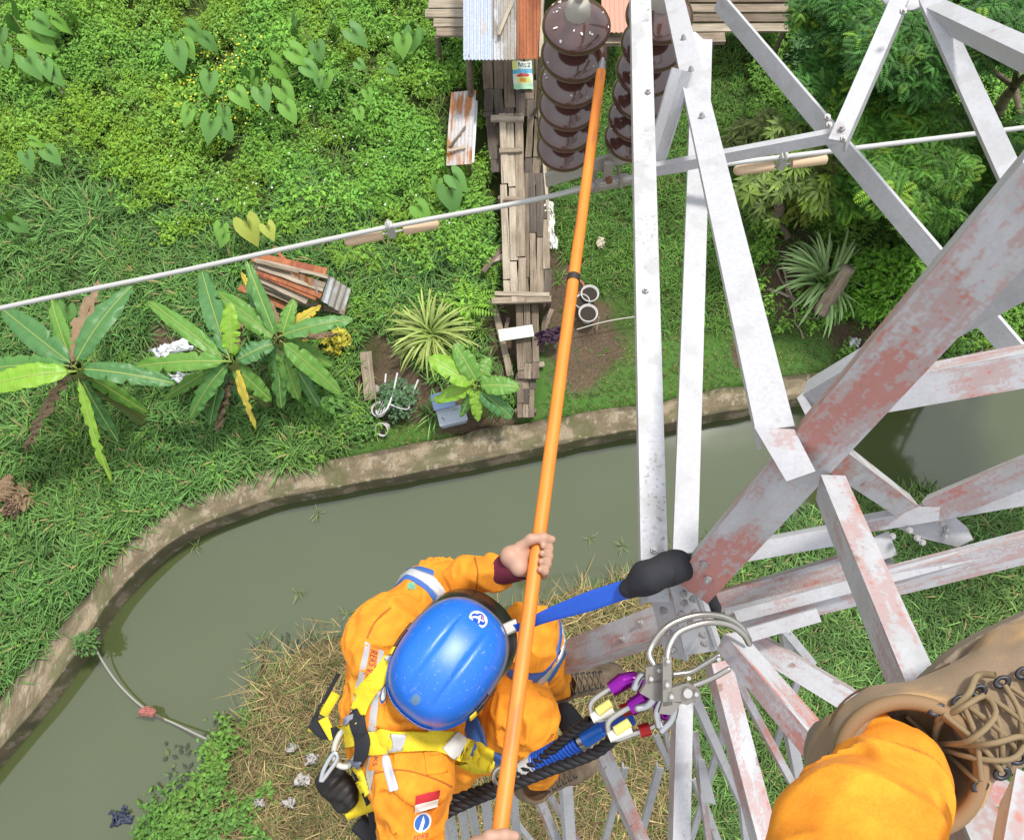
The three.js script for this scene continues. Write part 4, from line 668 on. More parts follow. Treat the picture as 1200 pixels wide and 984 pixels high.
bananaPlant('banana_plant', 'large banana plant with wide spread leaves and a brown hanging leaf', 86, 431, 2.1, .11, [[156, 334, 2.0, .52, 'g'], [2, 362, 1.9, .50, 'g'], [-34, 436, 1.7, .44, 'g'], [-30, 458, 2.1, .52, 'n', .2], [207, 450, 1.8, .42, 'g', .2], [131, 566, 1.0, .22, 'n', .12], [60, 350, 1.5, .34, 'g', .1], [140, 520, .8, .3, 'g', .1], [30, 528, .7, .34, 'd', .1], [116, 330, 1.1, .40, 'd', .05], [150, 470, .9, .3, 'g', .1], [175, 485, .7, .3, 'g', .1]], 3);
bananaPlant('banana_plant', 'banana plant with an upright bright young leaf beside the white plastic', 268, 421, 1.7, .10, [[269, 354, 2.0, .40, 'n', .1], [172, 352, 1.7, .34, 'g'], [152, 431, 1.5, .42, 'g', .14], [300, 502, .9, .17, 'y', .12], [190, 470, .8, .34, 'g', .12], [290, 480, .7, .36, 'g', .12], [205, 380, 1.2, .34, 'g', .12], [255, 505, .4, .3, 'd', .05], [222, 492, .9, .44, 'g', .18], [246, 500, .6, .36, 'g', .15], [324, 402, 1.5, .44, 'g'], [236, 316, 1.5, .44, 'g', .1], [318, 470, .9, .4, 'g', .15], [248, 466, .6, .3, 'd', .05], [296, 452, .7, .3, 'd', .05], [282, 376, .8, .3, 'd', .05]], 5);
bananaPlant('banana_plant', 'banana plant with yellowing leaves in front of the collapsed tin hut', 326, 396, 1.6, .10, [[288, 304, 1.9, .30, 'g', .1], [350, 470, .7, .38, 'g', .14], [390, 430, .9, .34, 'g', .12], [300, 430, .9, .32, 'g', .1], [395, 392, .9, .2, 'd', .05], [362, 436, .5, .34, 'd', .05], [415, 374, 1.5, .40, 'g', .15], [400, 462, .9, .40, 'g', .15], [250, 340, 1.5, .42, 'g', .12], [318, 448, .9, .42, 'g', .16], [376, 358, 1.1, .28, 'y', .1], [330, 480, .6, .36, 'g', .12], [345, 350, 1.6, .34, 'g', .12], [360, 398, 1.0, .26, 'y', .05], [332, 452, .6, .32, 'd', .05], [352, 408, .7, .3, 'd', .05], [316, 352, .9, .3, 'd', .05], [375, 478, .5, .32, 'g', .1], [290, 330, 1.2, .36, 'g', .1], [282, 318, 1.0, .26, 'y', .05]], 7);
bananaPlant('banana_plant', 'small banana plant over the blue crate by the canal wall', 558, 451, 1.0, .07, [[502, 418, 1.1, .50, 'n', .18], [532, 402, 1.2, .44, 'g', .15], [610, 454, 1.0, .44, 'g', .18], [600, 490, .6, .40, 'g', .18], [560, 494, .6, .28, 'n', .12], [574, 418, 1.0, .34, 'g', .12], [508, 470, .6, .36, 'n', .12], [583, 478, .4, .22, 'y', .08], [540, 488, .5, .26, 'g', .1]], 11);

{ const t = thing('dry_frond_heap', 'heap of dry brown fronds on the bank below the large banana plant', 'dry leaves'), c = gp(6, 588, .35); [[34, 566, .1], [40, 590, .1], [20, 606, .1], [-20, 560, .2], [10, 556, .3]].forEach(([u, v, y], k) => bananaLeaf(t, c, gp(u, v, y), .3, banDead, .12, 900 + k, true)); settle(t, c.clone().setY(0)); }
// taro: heart-shaped leaves on long stalks
function heartLeaf(L) {
  const m = new MB(), prof = [[-.20, .10], [-.30, .20], [-.27, .31], [-.12, .38], [.06, .39], [.24, .33], [.42, .23], [.60, .11], [.76, .0]], c = m.v(new V3(0, 0, 0), .5, .3); const ring = [];
  for (const s of [1, -1]) { const pts = [[-.02, .02]].concat(prof), id = pts.map(([x, z]) => { const r2 = x * x + z * z; return m.v(new V3(x * L, (-.28 * Math.max(0, x) ** 2 + .22 * z * z - .5 * Math.max(0, z - .26) ** 2 * 3) * L, s * z * L), x, z); }), ins = pts.map(([x, z]) => m.v(new V3(x * .55 * L, (.22 * z * z * .3 - .05 * x * x) * L, s * z * .5 * L), x, z)); for (let k = 0; k < pts.length - 1; k++) { m.f(c, ins[k], ins[k + 1]); m.q(ins[k], id[k], id[k + 1], ins[k + 1]); } }
  return m.geo();
}
const heart = heartLeaf(1);
function taro(label, cu, cv, leaves, seed) {
  const t = thing('taro_plant', label, 'taro plant', 'taro plants among the weeds of the far bank'), R = rng(seed), g0 = gp(cu, cv, .5); g0.y = 0;
  for (const [u, v, s = .42, y = .62, kind] of leaves) {
    const p = gp(u, v, y + (R() - .5) * .2), M = kind === 'p' ? taroPale : taroM[Math.floor(R() * 3)], lf = part('leaf', heart, M, t), a = Math.atan2(p.z - g0.z, p.x - g0.x) + (R() - .5) * 1.6, d = new V3(Math.cos(a) * .7 + .1, -.45 - .5 * R(), Math.sin(a) * .7 + .55).normalize(), [X, Y, Z] = frameFrom(d, new V3(0, 1, 0)); 
    lf.position.copy(p); lf.quaternion.setFromRotationMatrix(new THREE.Matrix4().makeBasis(X, Y, Z)); const sc = s * (.85 + .3 * R()); lf.scale.setScalar(sc);
    const q = p.clone(); part('stalk', tube([g0, g0.clone().lerp(q, .45).add(new V3(0, y * .35, 0)), q.clone().add(new V3(0, -.01, 0))], .012, 10, 6), stemM, t);
  }
  return settle(t, g0);
}
taro('taro plant with broad pale leaves crowded above the creeper strip', 35, 50, [[14, 18, .55], [38, 42, .6], [66, 24, .62], [76, 12, .5], [32, 70, .5], [0, 36, .5], [46, 26, .5], [52, 75, .4], [60, 85, .36], [4, 60, .4]], 1);
taro('pair of taro leaves left of the yellow flowering weeds', 214, 50, [[206, 58, .48], [217, 52, .44], [224, 34, .5], [241, 46, .46]], 2);
taro('taro plant with small leaves in the weeds near yellow flowers', 256, 90, [[245, 90, .42], [278, 110, .42], [262, 130, .3, .5], [222, 130, .3, .5]], 3);
taro('taro plant with a dense bunch of hanging leaves', 312, 100, [[306, 108, .5], [294, 84, .42], [298, 92, .4], [324, 77, .55], [331, 105, .5], [336, 126, .48], [345, 61, .5], [360, 79, .42]], 4);
taro('taro plant with leaves beside the dense hanging bunch', 375, 56, [[371, 54, .45], [390, 18, .55], [413, 37, .5], [345, 20, .36], [346, 32, .4], [360, 66, .4]], 5);
taro('taro plant with two long drooping leaves below the yellow flowers', 252, 146, [[247, 143, .52], [262, 147, .44], [220, 132, .36]], 6);
taro('taro plant with upright leaves above the shack corner', 484, 40, [[484, 40, .48], [472, 47, .4], [478, 30, .36]], 7);
taro('taro plant with scattered small leaves over ferns', 390, 82, [[382, 88, .34], [373, 93, .26], [420, 74, .3], [457, 79, .34], [430, 108, .3], [420, 130, .26]], 8);
taro('single taro with large leaves below the tin lean-to', 530, 215, [[527, 224, .52], [532, 207, .46], [512, 212, .3]], 9);
taro('taro with a pale yellow-green leaf beside the cable', 276, 265, [[289, 262, .5, .7, 'p'], [259, 266, .4], [313, 266, .34, .6, 'p'], [262, 276, .3]], 10);
taro('taro leaves at the foot of the tall grass near the cable damper', 490, 244, [[491, 244, .4, .5]], 11);
taro('taro leaves low in the grass above the large banana plant', 78, 350, [[78, 362, .5, .4], [70, 340, .36, .4]], 12);
taro('small taro in the grass at the lower side of the creeper', 40, 172, [[38, 165, .36], [56, 178, .34], [30, 182, .36]], 13);
taro('lone taro leaves in the tall grass above the cable', 6, 255, [[6, 252, .42, .5], [18, 262, .3, .5]], 14);
// long-bladed clumps
function clump(label, u, v, r, h, n, w, c0, c1, seed) {
  const t = thing('long_leaf_clump', label, 'plant'), R = rng(seed), m = new MB(), p = gp(u, v, 0); p.y = groundY(p.x, p.z);
  for (let k = 0; k < n; k++) { const a = R() * 6.283, b = .7 + .6 * R(); blade(m, p.clone().addScaledVector(dirA(R() * 6.28), R() * .14).add(new V3(0, .05, 0)), dirA(a), r * (.75 + .5 * R()) * 1.35, w * (.7 + .5 * R()), 1.5 + 1.3 * R(), c0.map((x) => x * b), c1.map((x) => x * b), 9, .78 + .28 * R(), .3); }
  part('blades', m.geo(), leafMat(.45, .1), t); return settle(t, p);
}
clump('yellow-green clump of long narrow leaves above the small banana plant', 507, 398, .62, 1, 130, .035, [.20, .28, .06], [.36, .44, .12], 21);
clump('pale arching clump of broad blades around the leaning stump', 962, 336, .74, 1, 95, .045, [.16, .30, .07], [.34, .50, .20], 22);
// shrubs near the fallen board and the wall
function shrub(label, u, v, h, r, n, c, seed, ll = .1, lw = .045) {
  const t = thing('leafy_shrub', label, 'shrub', 'low leafy shrubs on the far bank'), R = rng(seed), m = new MB(), s = new MB(), p = gp(u, v, 0); p.y = groundY(p.x, p.z);
  for (let k = 0; k < n; k++) { const a = R() * 6.283, q = Math.pow(R(), .6), e = p.clone().addScaledVector(dirA(a), r * q).add(new V3(0, h * (.35 + .65 * (1 - q * q)) * (.6 + .5 * R()), 0)); if (k % 3 === 0) s.add(tube([p.clone().addScaledVector(dirA(a), .03), p.clone().lerp(e, .5).add(new V3(0, h * .2, 0)), e], .006, 6, 4)); for (let i = 0; i < 7; i++) { const b = .6 + .8 * R(), d = dirA(R() * 6.283).add(new V3(0, (R() - .5) * .7, 0)).normalize(), up = new V3(0, 1, 0).addScaledVector(d, -d.y).normalize(); leaf(m, e.clone().add(new V3((R() - .5) * .1, (R() - .5) * .1, (R() - .5) * .1)), d, up, ll * (.6 + .7 * R()), lw * (.6 + .7 * R()), c.map((x) => x * b), .2); } }
  part('stems', s.geo(), stemM, t); part('foliage', m.geo(), leafMat(.55, .1), t); return settle(t, p);
}
shrub('grey-green bushy shrub beside the plastic chair', 468, 472, .5, .32, 90, [.07, .15, .06], 31, .07, .04);
shrub('low broad-leaved shrub at the foot of the yellowing banana plant', 382, 475, .35, .4, 70, [.08, .20, .03], 32, .14, .09);
shrub('bright low weeds by the canal wall near the tipped pot', 425, 500, .2, .3, 60, [.08, .19, .03], 33, .06, .04);
shrub('yellow-leaved shrub beside the yellowing banana plant', 398, 408, .5, .22, 30, [.40, .36, .03], 34, .08, .06);
shrub('glossy bright green shrub right of the broad-bladed clump', 1035, 352, 1.2, .75, 330, [.11, .28, .02], 35, .12, .05);
shrub('dark glossy shrub against the heavy leg bar', 1100, 300, 1.5, 1.0, 420, [.06, .16, .02], 36, .12, .055);
shrub('small shrub with long leaves under the cable damper', 925, 235, 1.3, .6, 150, [.20, .26, .04], 37, .2, .06);
shrub('olive shrub with drooping leaves beside the damper', 880, 190, 1.1, .55, 110, [.15, .2, .05], 38, .19, .05);
shrub('deep green shrub behind the shack boards', 955, 82, 1.1, .6, 200, [.05, .15, .03], 39, .11, .05);
shrub('low green shrub covering the wall foot below the trees', 1090, 385, .5, .8, 240, [.08, .2, .03], 40, .1, .045);
// feathery trees on the right
const sprayGeo = [0, 1].map((k) => { const R = rng(700 + k), m = new MB(); for (let f = 0; f < 4; f++) { const a = f * 1.57 + R(), d = dirA(a), sd = new V3(-d.z, 0, d.x); let p = new V3(0, 0, 0), an = .5; for (let i = 1; i <= 9; i++) { an -= .14; p = p.clone().addScaledVector(d, Math.cos(an) * .024).add(new V3(0, Math.sin(an) * .024, 0)); for (const q of [1, -1]) { const b = .75 + .5 * R(); leaf(m, p, sd.clone().multiplyScalar(q).addScaledVector(d, .5).normalize(), new V3(0, 1, 0), .060 * Math.sin(Math.PI * (.15 + .75 * i / 9)) + .012, .021, [b, b, b], .3); } } } return m.geo(); });
const palmGeo = (() => { const R = rng(720), m = new MB(); for (let f = 0; f < 9; f++) { const a = f / 9 * 6.283 + R() * .4, t = .15 + .5 * R(), d = dirA(a).multiplyScalar(Math.cos(t)).add(new V3(0, -Math.sin(t) * .7, 0)).normalize(), up = new V3(0, 1, 0).addScaledVector(d, -d.y).normalize(), b = .75 + .5 * R(); leaf(m, new V3(0, 0, 0), d, up, .2 * (.8 + .4 * R()), .055, [b, b, b], .25); } return m.geo(); })();
const barkT = woodTex(341, [.10, .075, .05], [.28, .22, .16], .7), barkM = mat(1, 1, 1, .95, { map: barkT, bumpMap: barkT, bumpScale: .006 });
function tree(label, u, v, crown, n, col, seed, geo) {           // crown: list of [u, v, y, radius]
  const t = thing('feathery_tree', label, 'tree', 'trees on the far bank right of the walkway'), R = rng(seed), p0 = gp(u, v, 0); p0.y = -.1;
  const cs = crown.map(([a, b, y, r]) => ({ c: gp(a, b, y), r })), wood = new MB(), fork = new V3(); cs.forEach((k) => fork.add(k.c)); fork.multiplyScalar(1 / cs.length); fork.y *= .5; fork.lerp(p0.clone().setY(fork.y), .6);
  const taper = (a, b, r0, r1) => { const pts = [a, a.clone().lerp(b, .5).add(new V3((R() - .5) * .2, .05, (R() - .5) * .2)), b], c = curve(pts), N = 10, fr = c.computeFrenetFrames(N, false), base = wood.p.length / 3; for (let i = 0; i <= N; i++) { const q = c.getPointAt(i / N), r = lerp(r0, r1, i / N); for (let k = 0; k <= 8; k++) { const an = k / 8 * 6.2832; wood.v(q.clone().addScaledVector(fr.normals[i], Math.cos(an) * r).addScaledVector(fr.binormals[i], Math.sin(an) * r), k / 8 * .5, i / N * 2); } } for (let i = 0; i < N; i++) for (let k = 0; k < 8; k++) { const q = base + i * 9 + k; wood.q(q, q + 1, q + 10, q + 9); } };
  taper(p0, fork, .11, .08); n = geo === palmGeo ? n : Math.floor(n * 2.1); const im = new THREE.InstancedMesh(geo, GM, n), M = new THREE.Matrix4(), Q = new THREE.Quaternion(), C = new THREE.Color(), wsum = cs.reduce((a, k) => a + k.r ** 2, 0); let idx = 0;
  cs.forEach((k, ci) => {
    taper(fork, k.c.clone().add(new V3(0, -k.r * .2, 0)), .055, .02); const tips = []; for (let b = 0; b < 7; b++) { const a = R() * 6.283, e = (R() - .15) * 1.3, tip = k.c.clone().add(new V3(Math.cos(a) * Math.cos(e), Math.sin(e) * .6, Math.sin(a) * Math.cos(e)).multiplyScalar(k.r * .95)); taper(k.c.clone().add(new V3(0, -k.r * .2, 0)), tip, .018, .006); tips.push(tip); }
    const cnt = ci === cs.length - 1 ? n - idx : Math.floor(n * k.r ** 2 / wsum);
    for (let i = 0; i < cnt; i++) {
      const tp = tips[Math.floor(R() * tips.length)], q = R(), p = k.c.clone().lerp(tp, .35 + .7 * q).add(new V3((R() - .5), (R() - .5) * .6, (R() - .5)).multiplyScalar(k.r * .55));
      Q.setFromEuler(new THREE.Euler((R() - .5) * .9, R() * 6.283, (R() - .5) * .9)); const s = .75 + .6 * R(); M.compose(p, Q, new V3(s, s, s)); im.setMatrixAt(idx, M);
      const yel = R() < .2 ? .9 * R() : 0, b = .45 + .85 * R(); C.setRGB(lerp(col[0], .20, yel) * b, lerp(col[1], .34, yel) * b, lerp(col[2], .02, yel) * b); im.setColorAt(idx++, C);
    }
  });
  part('trunk', wood.geo(), barkM, t); im.name = 'crown'; im.userData.kind = 'stuff'; t.add(im); return settle(t, p0.clone().setY(0));
}
const dkG = [.05, .155, .025], mdG = [.075, .20, .022];
tree('feathery tree between the cross-arm braces, next to the shack boards', 985, 70, [[1000, 30, 2.6, .8], [1030, 60, 3.0, .9], [1000, 110, 2.2, .7]], 1150, dkG, 801, sprayGeo[0]);
tree('tree with a bare pale trunk standing below the crossing braces', 1172, 135, [[1190, 20, 3.6, .9], [1230, 60, 3.8, 1.0], [1120, 40, 2.4, .8], [1215, 190, 2.0, .7]], 950, dkG, 802, sprayGeo[1]);
tree('low feathery tree with yellow-green tips behind the white braces', 1060, 190, [[1030, 130, 2.2, .75], [1060, 190, 2.4, .8], [1090, 240, 2.0, .75], [1010, 200, 1.7, .6], [1120, 180, 1.8, .7]], 1250, mdG, 803, sprayGeo[0]);
tree('tree overhanging the canal beyond the heavy leg bar', 1240, 330, [[1290, 190, 4.2, 1.0], [1350, 290, 4.3, .9], [1275, 290, 3.0, .7], [1475, 215, 5.0, 1.1], [1490, 305, 4.9, 1.0], [1440, 370, 4.1, .8]], 1700, mdG, 804, sprayGeo[1]);
tree('small tree with fans of long olive leaves under the damper', 905, 255, [[925, 220, 1.7, .55], [885, 225, 1.4, .45], [930, 175, 1.7, .5]], 200, [.16, .24, .05], 805, palmGeo);
tree('dark feathery tree behind the first row of trees', 1120, -60, [[1080, -30, 3.0, 1.1], [1150, -20, 3.2, 1.1], [1030, -20, 2.8, .9], [1210, -10, 3.4, 1.0]], 1200, dkG, 806, sprayGeo[0]);

// ------------------------------------------------------------------ hot stick (orange pole)
const stickA = pt(571, 1085, 1.545), stickB = pt(704.5, 84, 2.86), stickAx = stickB.clone().sub(stickA).normalize();
const stickAt = (v) => { let lo = 0, hi = 1; for (let k = 0; k < 40; k++) { const m = (lo + hi) / 2; if (toPx(stickA.clone().lerp(stickB, m))[1] > v) lo = m; else hi = m; } return stickA.clone().lerp(stickB, lo); };
{
  const t = thing('insulated_pole', 'long orange insulated pole held up towards the insulators', 'pole'), M = (() => { const T = tex(64, 512, (i, j, o) => { const x = i / 64, y = j / 512, n = fbm2(x * 6, y * 40, 4, 3, 6, 40), d = sstep(.6, .8, fbm2(x * 4, y * 14, 4, 9, 4, 14)), k = .85 + .3 * n; o[0] = .78 * k * (1 - .35 * d); o[1] = .235 * k * (1 - .3 * d); o[2] = .03 * k; }); return mat(1, 1, 1, .5, { map: T }); })();
  part('pole', cyl(stickA, stickB, .0172, .0168, 28), M, t); part('joint_band', cyl(stickAt(330), stickAt(323), .0192, .0192, 24), mat(.03, .025, .022, .6), t);
  const tip = new MB(); tip.add(cyl(stickB, stickB.clone().addScaledVector(stickAx, .05), .017, .013, 16)); tip.add(capTube([stickB.clone().addScaledVector(stickAx, .04), stickB.clone().addScaledVector(stickAx, .07)], .008)); part('tip_hook', tip.geo(), mat(.35, .36, .37, .35, { metalness: .8 }), t);
  settle(t, stickA);
}
// ------------------------------------------------------------------ the climber
const climber = thing('person', 'climber in orange coveralls, blue helmet and yellow harness gripping the orange pole', 'person');
const J = { head: pt(527, 772, 1.83), neck: pt(492, 808, 1.93), up: pt(462, 832, 1.98), shL: pt(450, 748, 1.98), elL: pt(512, 686, 2.14), wrL: pt(606, 664, 1.95), shR: pt(486, 905, 1.95), elR: pt(476, 1015, 1.98), wrR: pt(548, 1050, 1.67), chest: pt(470, 836, 2.08), waist: pt(488, 842, 2.30), pel: pt(508, 850, 2.46), hipL: pt(525, 815, 2.46), knL: pt(618, 748, 2.20), anL: pt(646, 800, 2.62), hipR: pt(532, 880, 2.46), knR: pt(612, 838, 2.22), anR: pt(630, 902, 2.64) };
const wrinkle = (x, y, z) => { const a = noise3(x * 22, y * 9, z * 22), b = noise3(x * 45 + 7, y * 30, z * 45), c = noise3(x * 12 + 3, y * 26 + x * 10, z * 12); return (a - .5) * .020 + (b - .5) * .004 - Math.max(0, .16 - Math.abs(c - .5)) * .075 + .008; };
const C = capsule, coatParts = [
  C(J.shL, J.elL, .082, .070), C(J.elL, J.wrL.clone().lerp(J.elL, .26), .066, .046), C(J.shR, J.elR, .088, .076), C(J.elR, J.wrR.clone().lerp(J.elR, .1), .072, .050),
  C(J.shL, J.up, .088, .10), C(J.shR, J.up, .092, .10), C(J.up, J.chest, .10, .145), C(J.chest, J.waist, .150, .138), C(J.waist, J.pel, .138, .15), C(J.shL.clone().lerp(J.chest, .3), J.shR.clone().lerp(J.chest, .3), .10, .11), C(J.up, J.neck, .085, .062),
  C(J.hipL, J.knL, .112, .088), C(J.knL, J.anL, .086, .066), C(J.hipR, J.knR, .112, .088), C(J.knR, J.anR, .086, .066)];
const coat0 = blend(coatParts, .055), coat = (x, y, z) => coat0(x, y, z) + wrinkle(x, y, z);
const clothT = tex(256, 256, (i, j, o) => { const a = noise2(i * .5, j * .5, 128, 128, 1), b = fbm2(i / 256 * 10, j / 256 * 10, 3, 2, 10, 10), k = .84 + .16 * a + (b - .5) * .22; o[0] = .88 * k; o[1] = .315 * k * (.9 + .2 * b); o[2] = .03 * k; }, { rx: 4, ry: 4 });
const orangeM = mat(1, 1, 1, .85, { map: clothT, bumpMap: clothT, bumpScale: .0008, sheen: .3, sheenColor: rgb(1, .6, .3), sheenRoughness: .6, specularIntensity: .3 });
const skinM = mat(.46, .27, .19, .55, { sheen: .1 }), skinD = mat(.20, .10, .065, .6);
{
  const [lo, hi] = bounds(Object.values(J), .2); part('coveralls', surfaceNets(coat, lo, hi, .0085), orangeM, climber);
  // body: limbs and trunk under the cloth, head, neck and both hands in one surface
  const S = stickAx, Hd = (c) => { const W = crt.clone().addScaledVector(S, -crt.dot(S)).normalize(), N = W.clone().cross(S).normalize(); return { W, N, p: (s, w, n) => c.clone().addScaledVector(S, s).addScaledVector(W, w).addScaledVector(N, n) }; };
  function hand(c, wr, flip) {
    const H0 = Hd(c), p = (s, w, n) => H0.p(s * .9, w > 0 ? w * .92 : w, n * .92), L = [], g = .0086, q = flip;
    L.push(C(wr, p(0, -.062 * q, -.004), .023, .023), C(p(.022, -.038 * q, -.008), p(-.028, -.038 * q, -.010), .021, .019), C(p(.0, -.060 * q, -.004), p(.02, -.036 * q, -.010), .022, .019), C(p(0, -.060 * q, -.004), p(-.025, -.036 * q, -.010), .022, .018));
    [[.034, 1], [.012, 1.06], [-.010, 1], [-.031, .86]].forEach(([s, k], i) => { const pts = [p(s, -.030 * q, -.026), p(s - .002, .004 * q, -.034), p(s - .004, .030 * q * k, -.014), p(s - .005, .031 * q * k, .012), p(s - .006, .014 * q, .029 * k)]; for (let n = 0; n < 4; n++) L.push(C(pts[n], pts[n + 1], g * (1.08 - n * .06), g * (1.02 - n * .06))); });
    const th = [p(.026, -.040 * q, .010), p(.042, -.018 * q, .028), p(.050, .012 * q, .030), p(.052, .034 * q, .021)]; for (let n = 0; n < 3; n++) L.push(C(th[n], th[n + 1], .0125 - n * .001, .0115 - n * .001)); return L;
  }
  const gl = stickAt(655), gr = stickAt(1008), hl = hand(gl, J.wrL, 1), hr = hand(gr, J.wrR, 1), hs = blend(hl, .010), hs2 = blend(hr, .010);
  const hf = J.head.clone(), fr = new V3(.62, 0, -.78).normalize(), dn = new V3(0, -1, 0), sd = fr.clone().cross(dn).normalize(), hp = (f, u, s) => hf.clone().addScaledVector(fr, f).addScaledVector(dn, -u).addScaledVector(sd, s);
  const headF = blend([ellipsoid(hp(0, -.03, 0), .085, .11, .08), ellipsoid(hp(.035, -.09, 0), .06, .075, .058), C(hp(.088, -.045, 0), hp(.108, -.085, 0), .010, .015), C(hp(.08, -.12, -.02), hp(.08, -.12, .02), .013, .013), C(hp(.02, -.06, .082), hp(.0, -.02, .086), .012, .016), C(hp(.02, -.06, -.082), hp(.0, -.02, -.086), .012, .016), C(hp(-.02, -.09, 0), J.neck.clone().lerp(J.up, .5), .058, .062)], .018);
  const limbs = blend(coatParts.slice(0, 11).concat(coatParts.slice(11)).map((f) => (x, y, z) => f(x, y, z) + .016), .05), bodyF = (x, y, z) => smin(limbs(x, y, z), headF(x, y, z), .02);
  const g = [surfaceNets(bodyF, lo, hi, .014), surfaceNets(hs, ...bounds([gl, J.wrL], .1), .0032), surfaceNets(hs2, ...bounds([gr, J.wrR], .1), .0032)];
  const body = part('body', mergeGeometries(g), skinM, climber, 'bare hands closed round the orange pole');
  for (const s of [.032, -.032]) part('eye', new THREE.SphereGeometry(.012, 12, 10).translate(...hp(.082, -.045, s).toArray()), mat(.8, .8, .78, .2), body);
}
// rings of cloth around a limb, and flat pieces that follow the cloth
function ring(a, b, f0, f1, off, M, name, parent = climber, n = 40, mseg = 5) {
  const ax = b.clone().sub(a).normalize(), [X, Y, Z] = frameFrom(ax, Math.abs(ax.y) > .9 ? crt : new V3(0, 1, 0)), m = new MB(), rad = [], pos = [];
  for (let j = 0; j <= mseg + 2; j++) for (let i = 0; i <= n; i++) {
    const jj = clamp(j - 1, 0, mseg), e = (j === 0 || j === mseg + 2) ? -.004 : off, c = a.clone().lerp(b, lerp(f0, f1, jj / mseg)), an = i / n * 6.2832, d = Y.clone().multiplyScalar(Math.cos(an)).addScaledVector(Z, Math.sin(an)); let r = .02; for (let k = 0; k < 60; k++) { const s = coat(c.x + d.x * r, c.y + d.y * r, c.z + d.z * r); if (s > -.0004) break; r += Math.max(.0008, -s * .7); if (r > .14) break; }
    rad[j * (n + 1) + i] = r; pos.push([c, d, e, i, jj]);
  }
  const cap = rad.slice().sort((p, q) => p - q)[Math.floor(rad.length * .5)] * 1.16; let rr = rad.map((r) => Math.min(r, cap));
  for (let it = 0; it < 5; it++) rr = rr.map((r, k) => { const j = Math.floor(k / (n + 1)), i = k % (n + 1) % n, at = (q) => rr[j * (n + 1) + (q + n) % n]; return Math.max(r, (at(i - 1) + at(i) + at(i + 1)) / 3); });
  pos.forEach(([c, d, e, i, jj], k) => m.v(c.addScaledVector(d, rr[k] + e), i / n, jj / mseg));
  for (let j = 0; j < mseg + 2; j++) for (let i = 0; i < n; i++) { const q = j * (n + 1) + i; m.q(q, q + 1, q + n + 2, q + n + 1); }
  return part(name, m.geo(), M, parent);
}
const silver = mat(.60, .60, .62, .38, { metalness: .3 }), bandBlue = mat(.045, .13, .42, .7), maroon = mat(.13, .012, .03, .85), blackCloth = mat(.016, .017, .022, .8), yellowW = (() => { const t = tex(128, 128, (i, j, o) => { const k = .88 + .06 * Math.sin(i * .8) * Math.sin(j * .8) + .12 * noise2(i * .3, j * .3, 38, 38, 4); o[0] = .80 * k; o[1] = .62 * k; o[2] = .02; }, { rx: 6, ry: 6 }); return mat(1, 1, 1, .75, { map: t, bumpMap: t, bumpScale: .0015 }); })();
ring(J.shL, J.elL, .62, .86, .0025, bandBlue, 'sleeve_band'); ring(J.shL, J.elL, .68, .79, .0045, silver, 'sleeve_band');
ring(J.knL, J.anL, -.02, .34, .003, bandBlue, 'leg_band'); ring(J.knL, J.anL, .10, .22, .005, silver, 'leg_band');
ring(J.hipL, J.knL, .46, .58, .003, silver, 'leg_band'); ring(J.hipR, J.knR, .60, .78, .003, bandBlue, 'leg_band'); ring(J.hipR, J.knR, .50, .58, .003, silver, 'leg_band');
part('cuff', cyl(J.wrL.clone().lerp(J.elL, .30), J.wrL.clone().lerp(J.elL, -.04), .038, .0345, 26), maroon, climber); part('cuff', cyl(J.wrR.clone().lerp(J.elR, .2), J.wrR.clone().lerp(J.elR, -.06), .037, .034, 24), maroon, climber);
function onCoat(u, v, off, dflt) {                               // the point of the cloth seen at a pixel
  const r = rayDir(u, v); let t = 1.2; for (let k = 0; k < 140; k++) { const p = camPos.clone().addScaledVector(r, t), s = coat(p.x, p.y, p.z); if (s < .0006) { const e = .003, n = new V3(coat(p.x + e, p.y, p.z) - coat(p.x - e, p.y, p.z), coat(p.x, p.y + e, p.z) - coat(p.x, p.y - e, p.z), coat(p.x, p.y, p.z + e) - coat(p.x, p.y, p.z - e)).normalize(); return p.addScaledVector(n, off); } t += Math.max(.0012, s * .6); if (t > 3) break; }
  return pt(u, v, dflt);
}
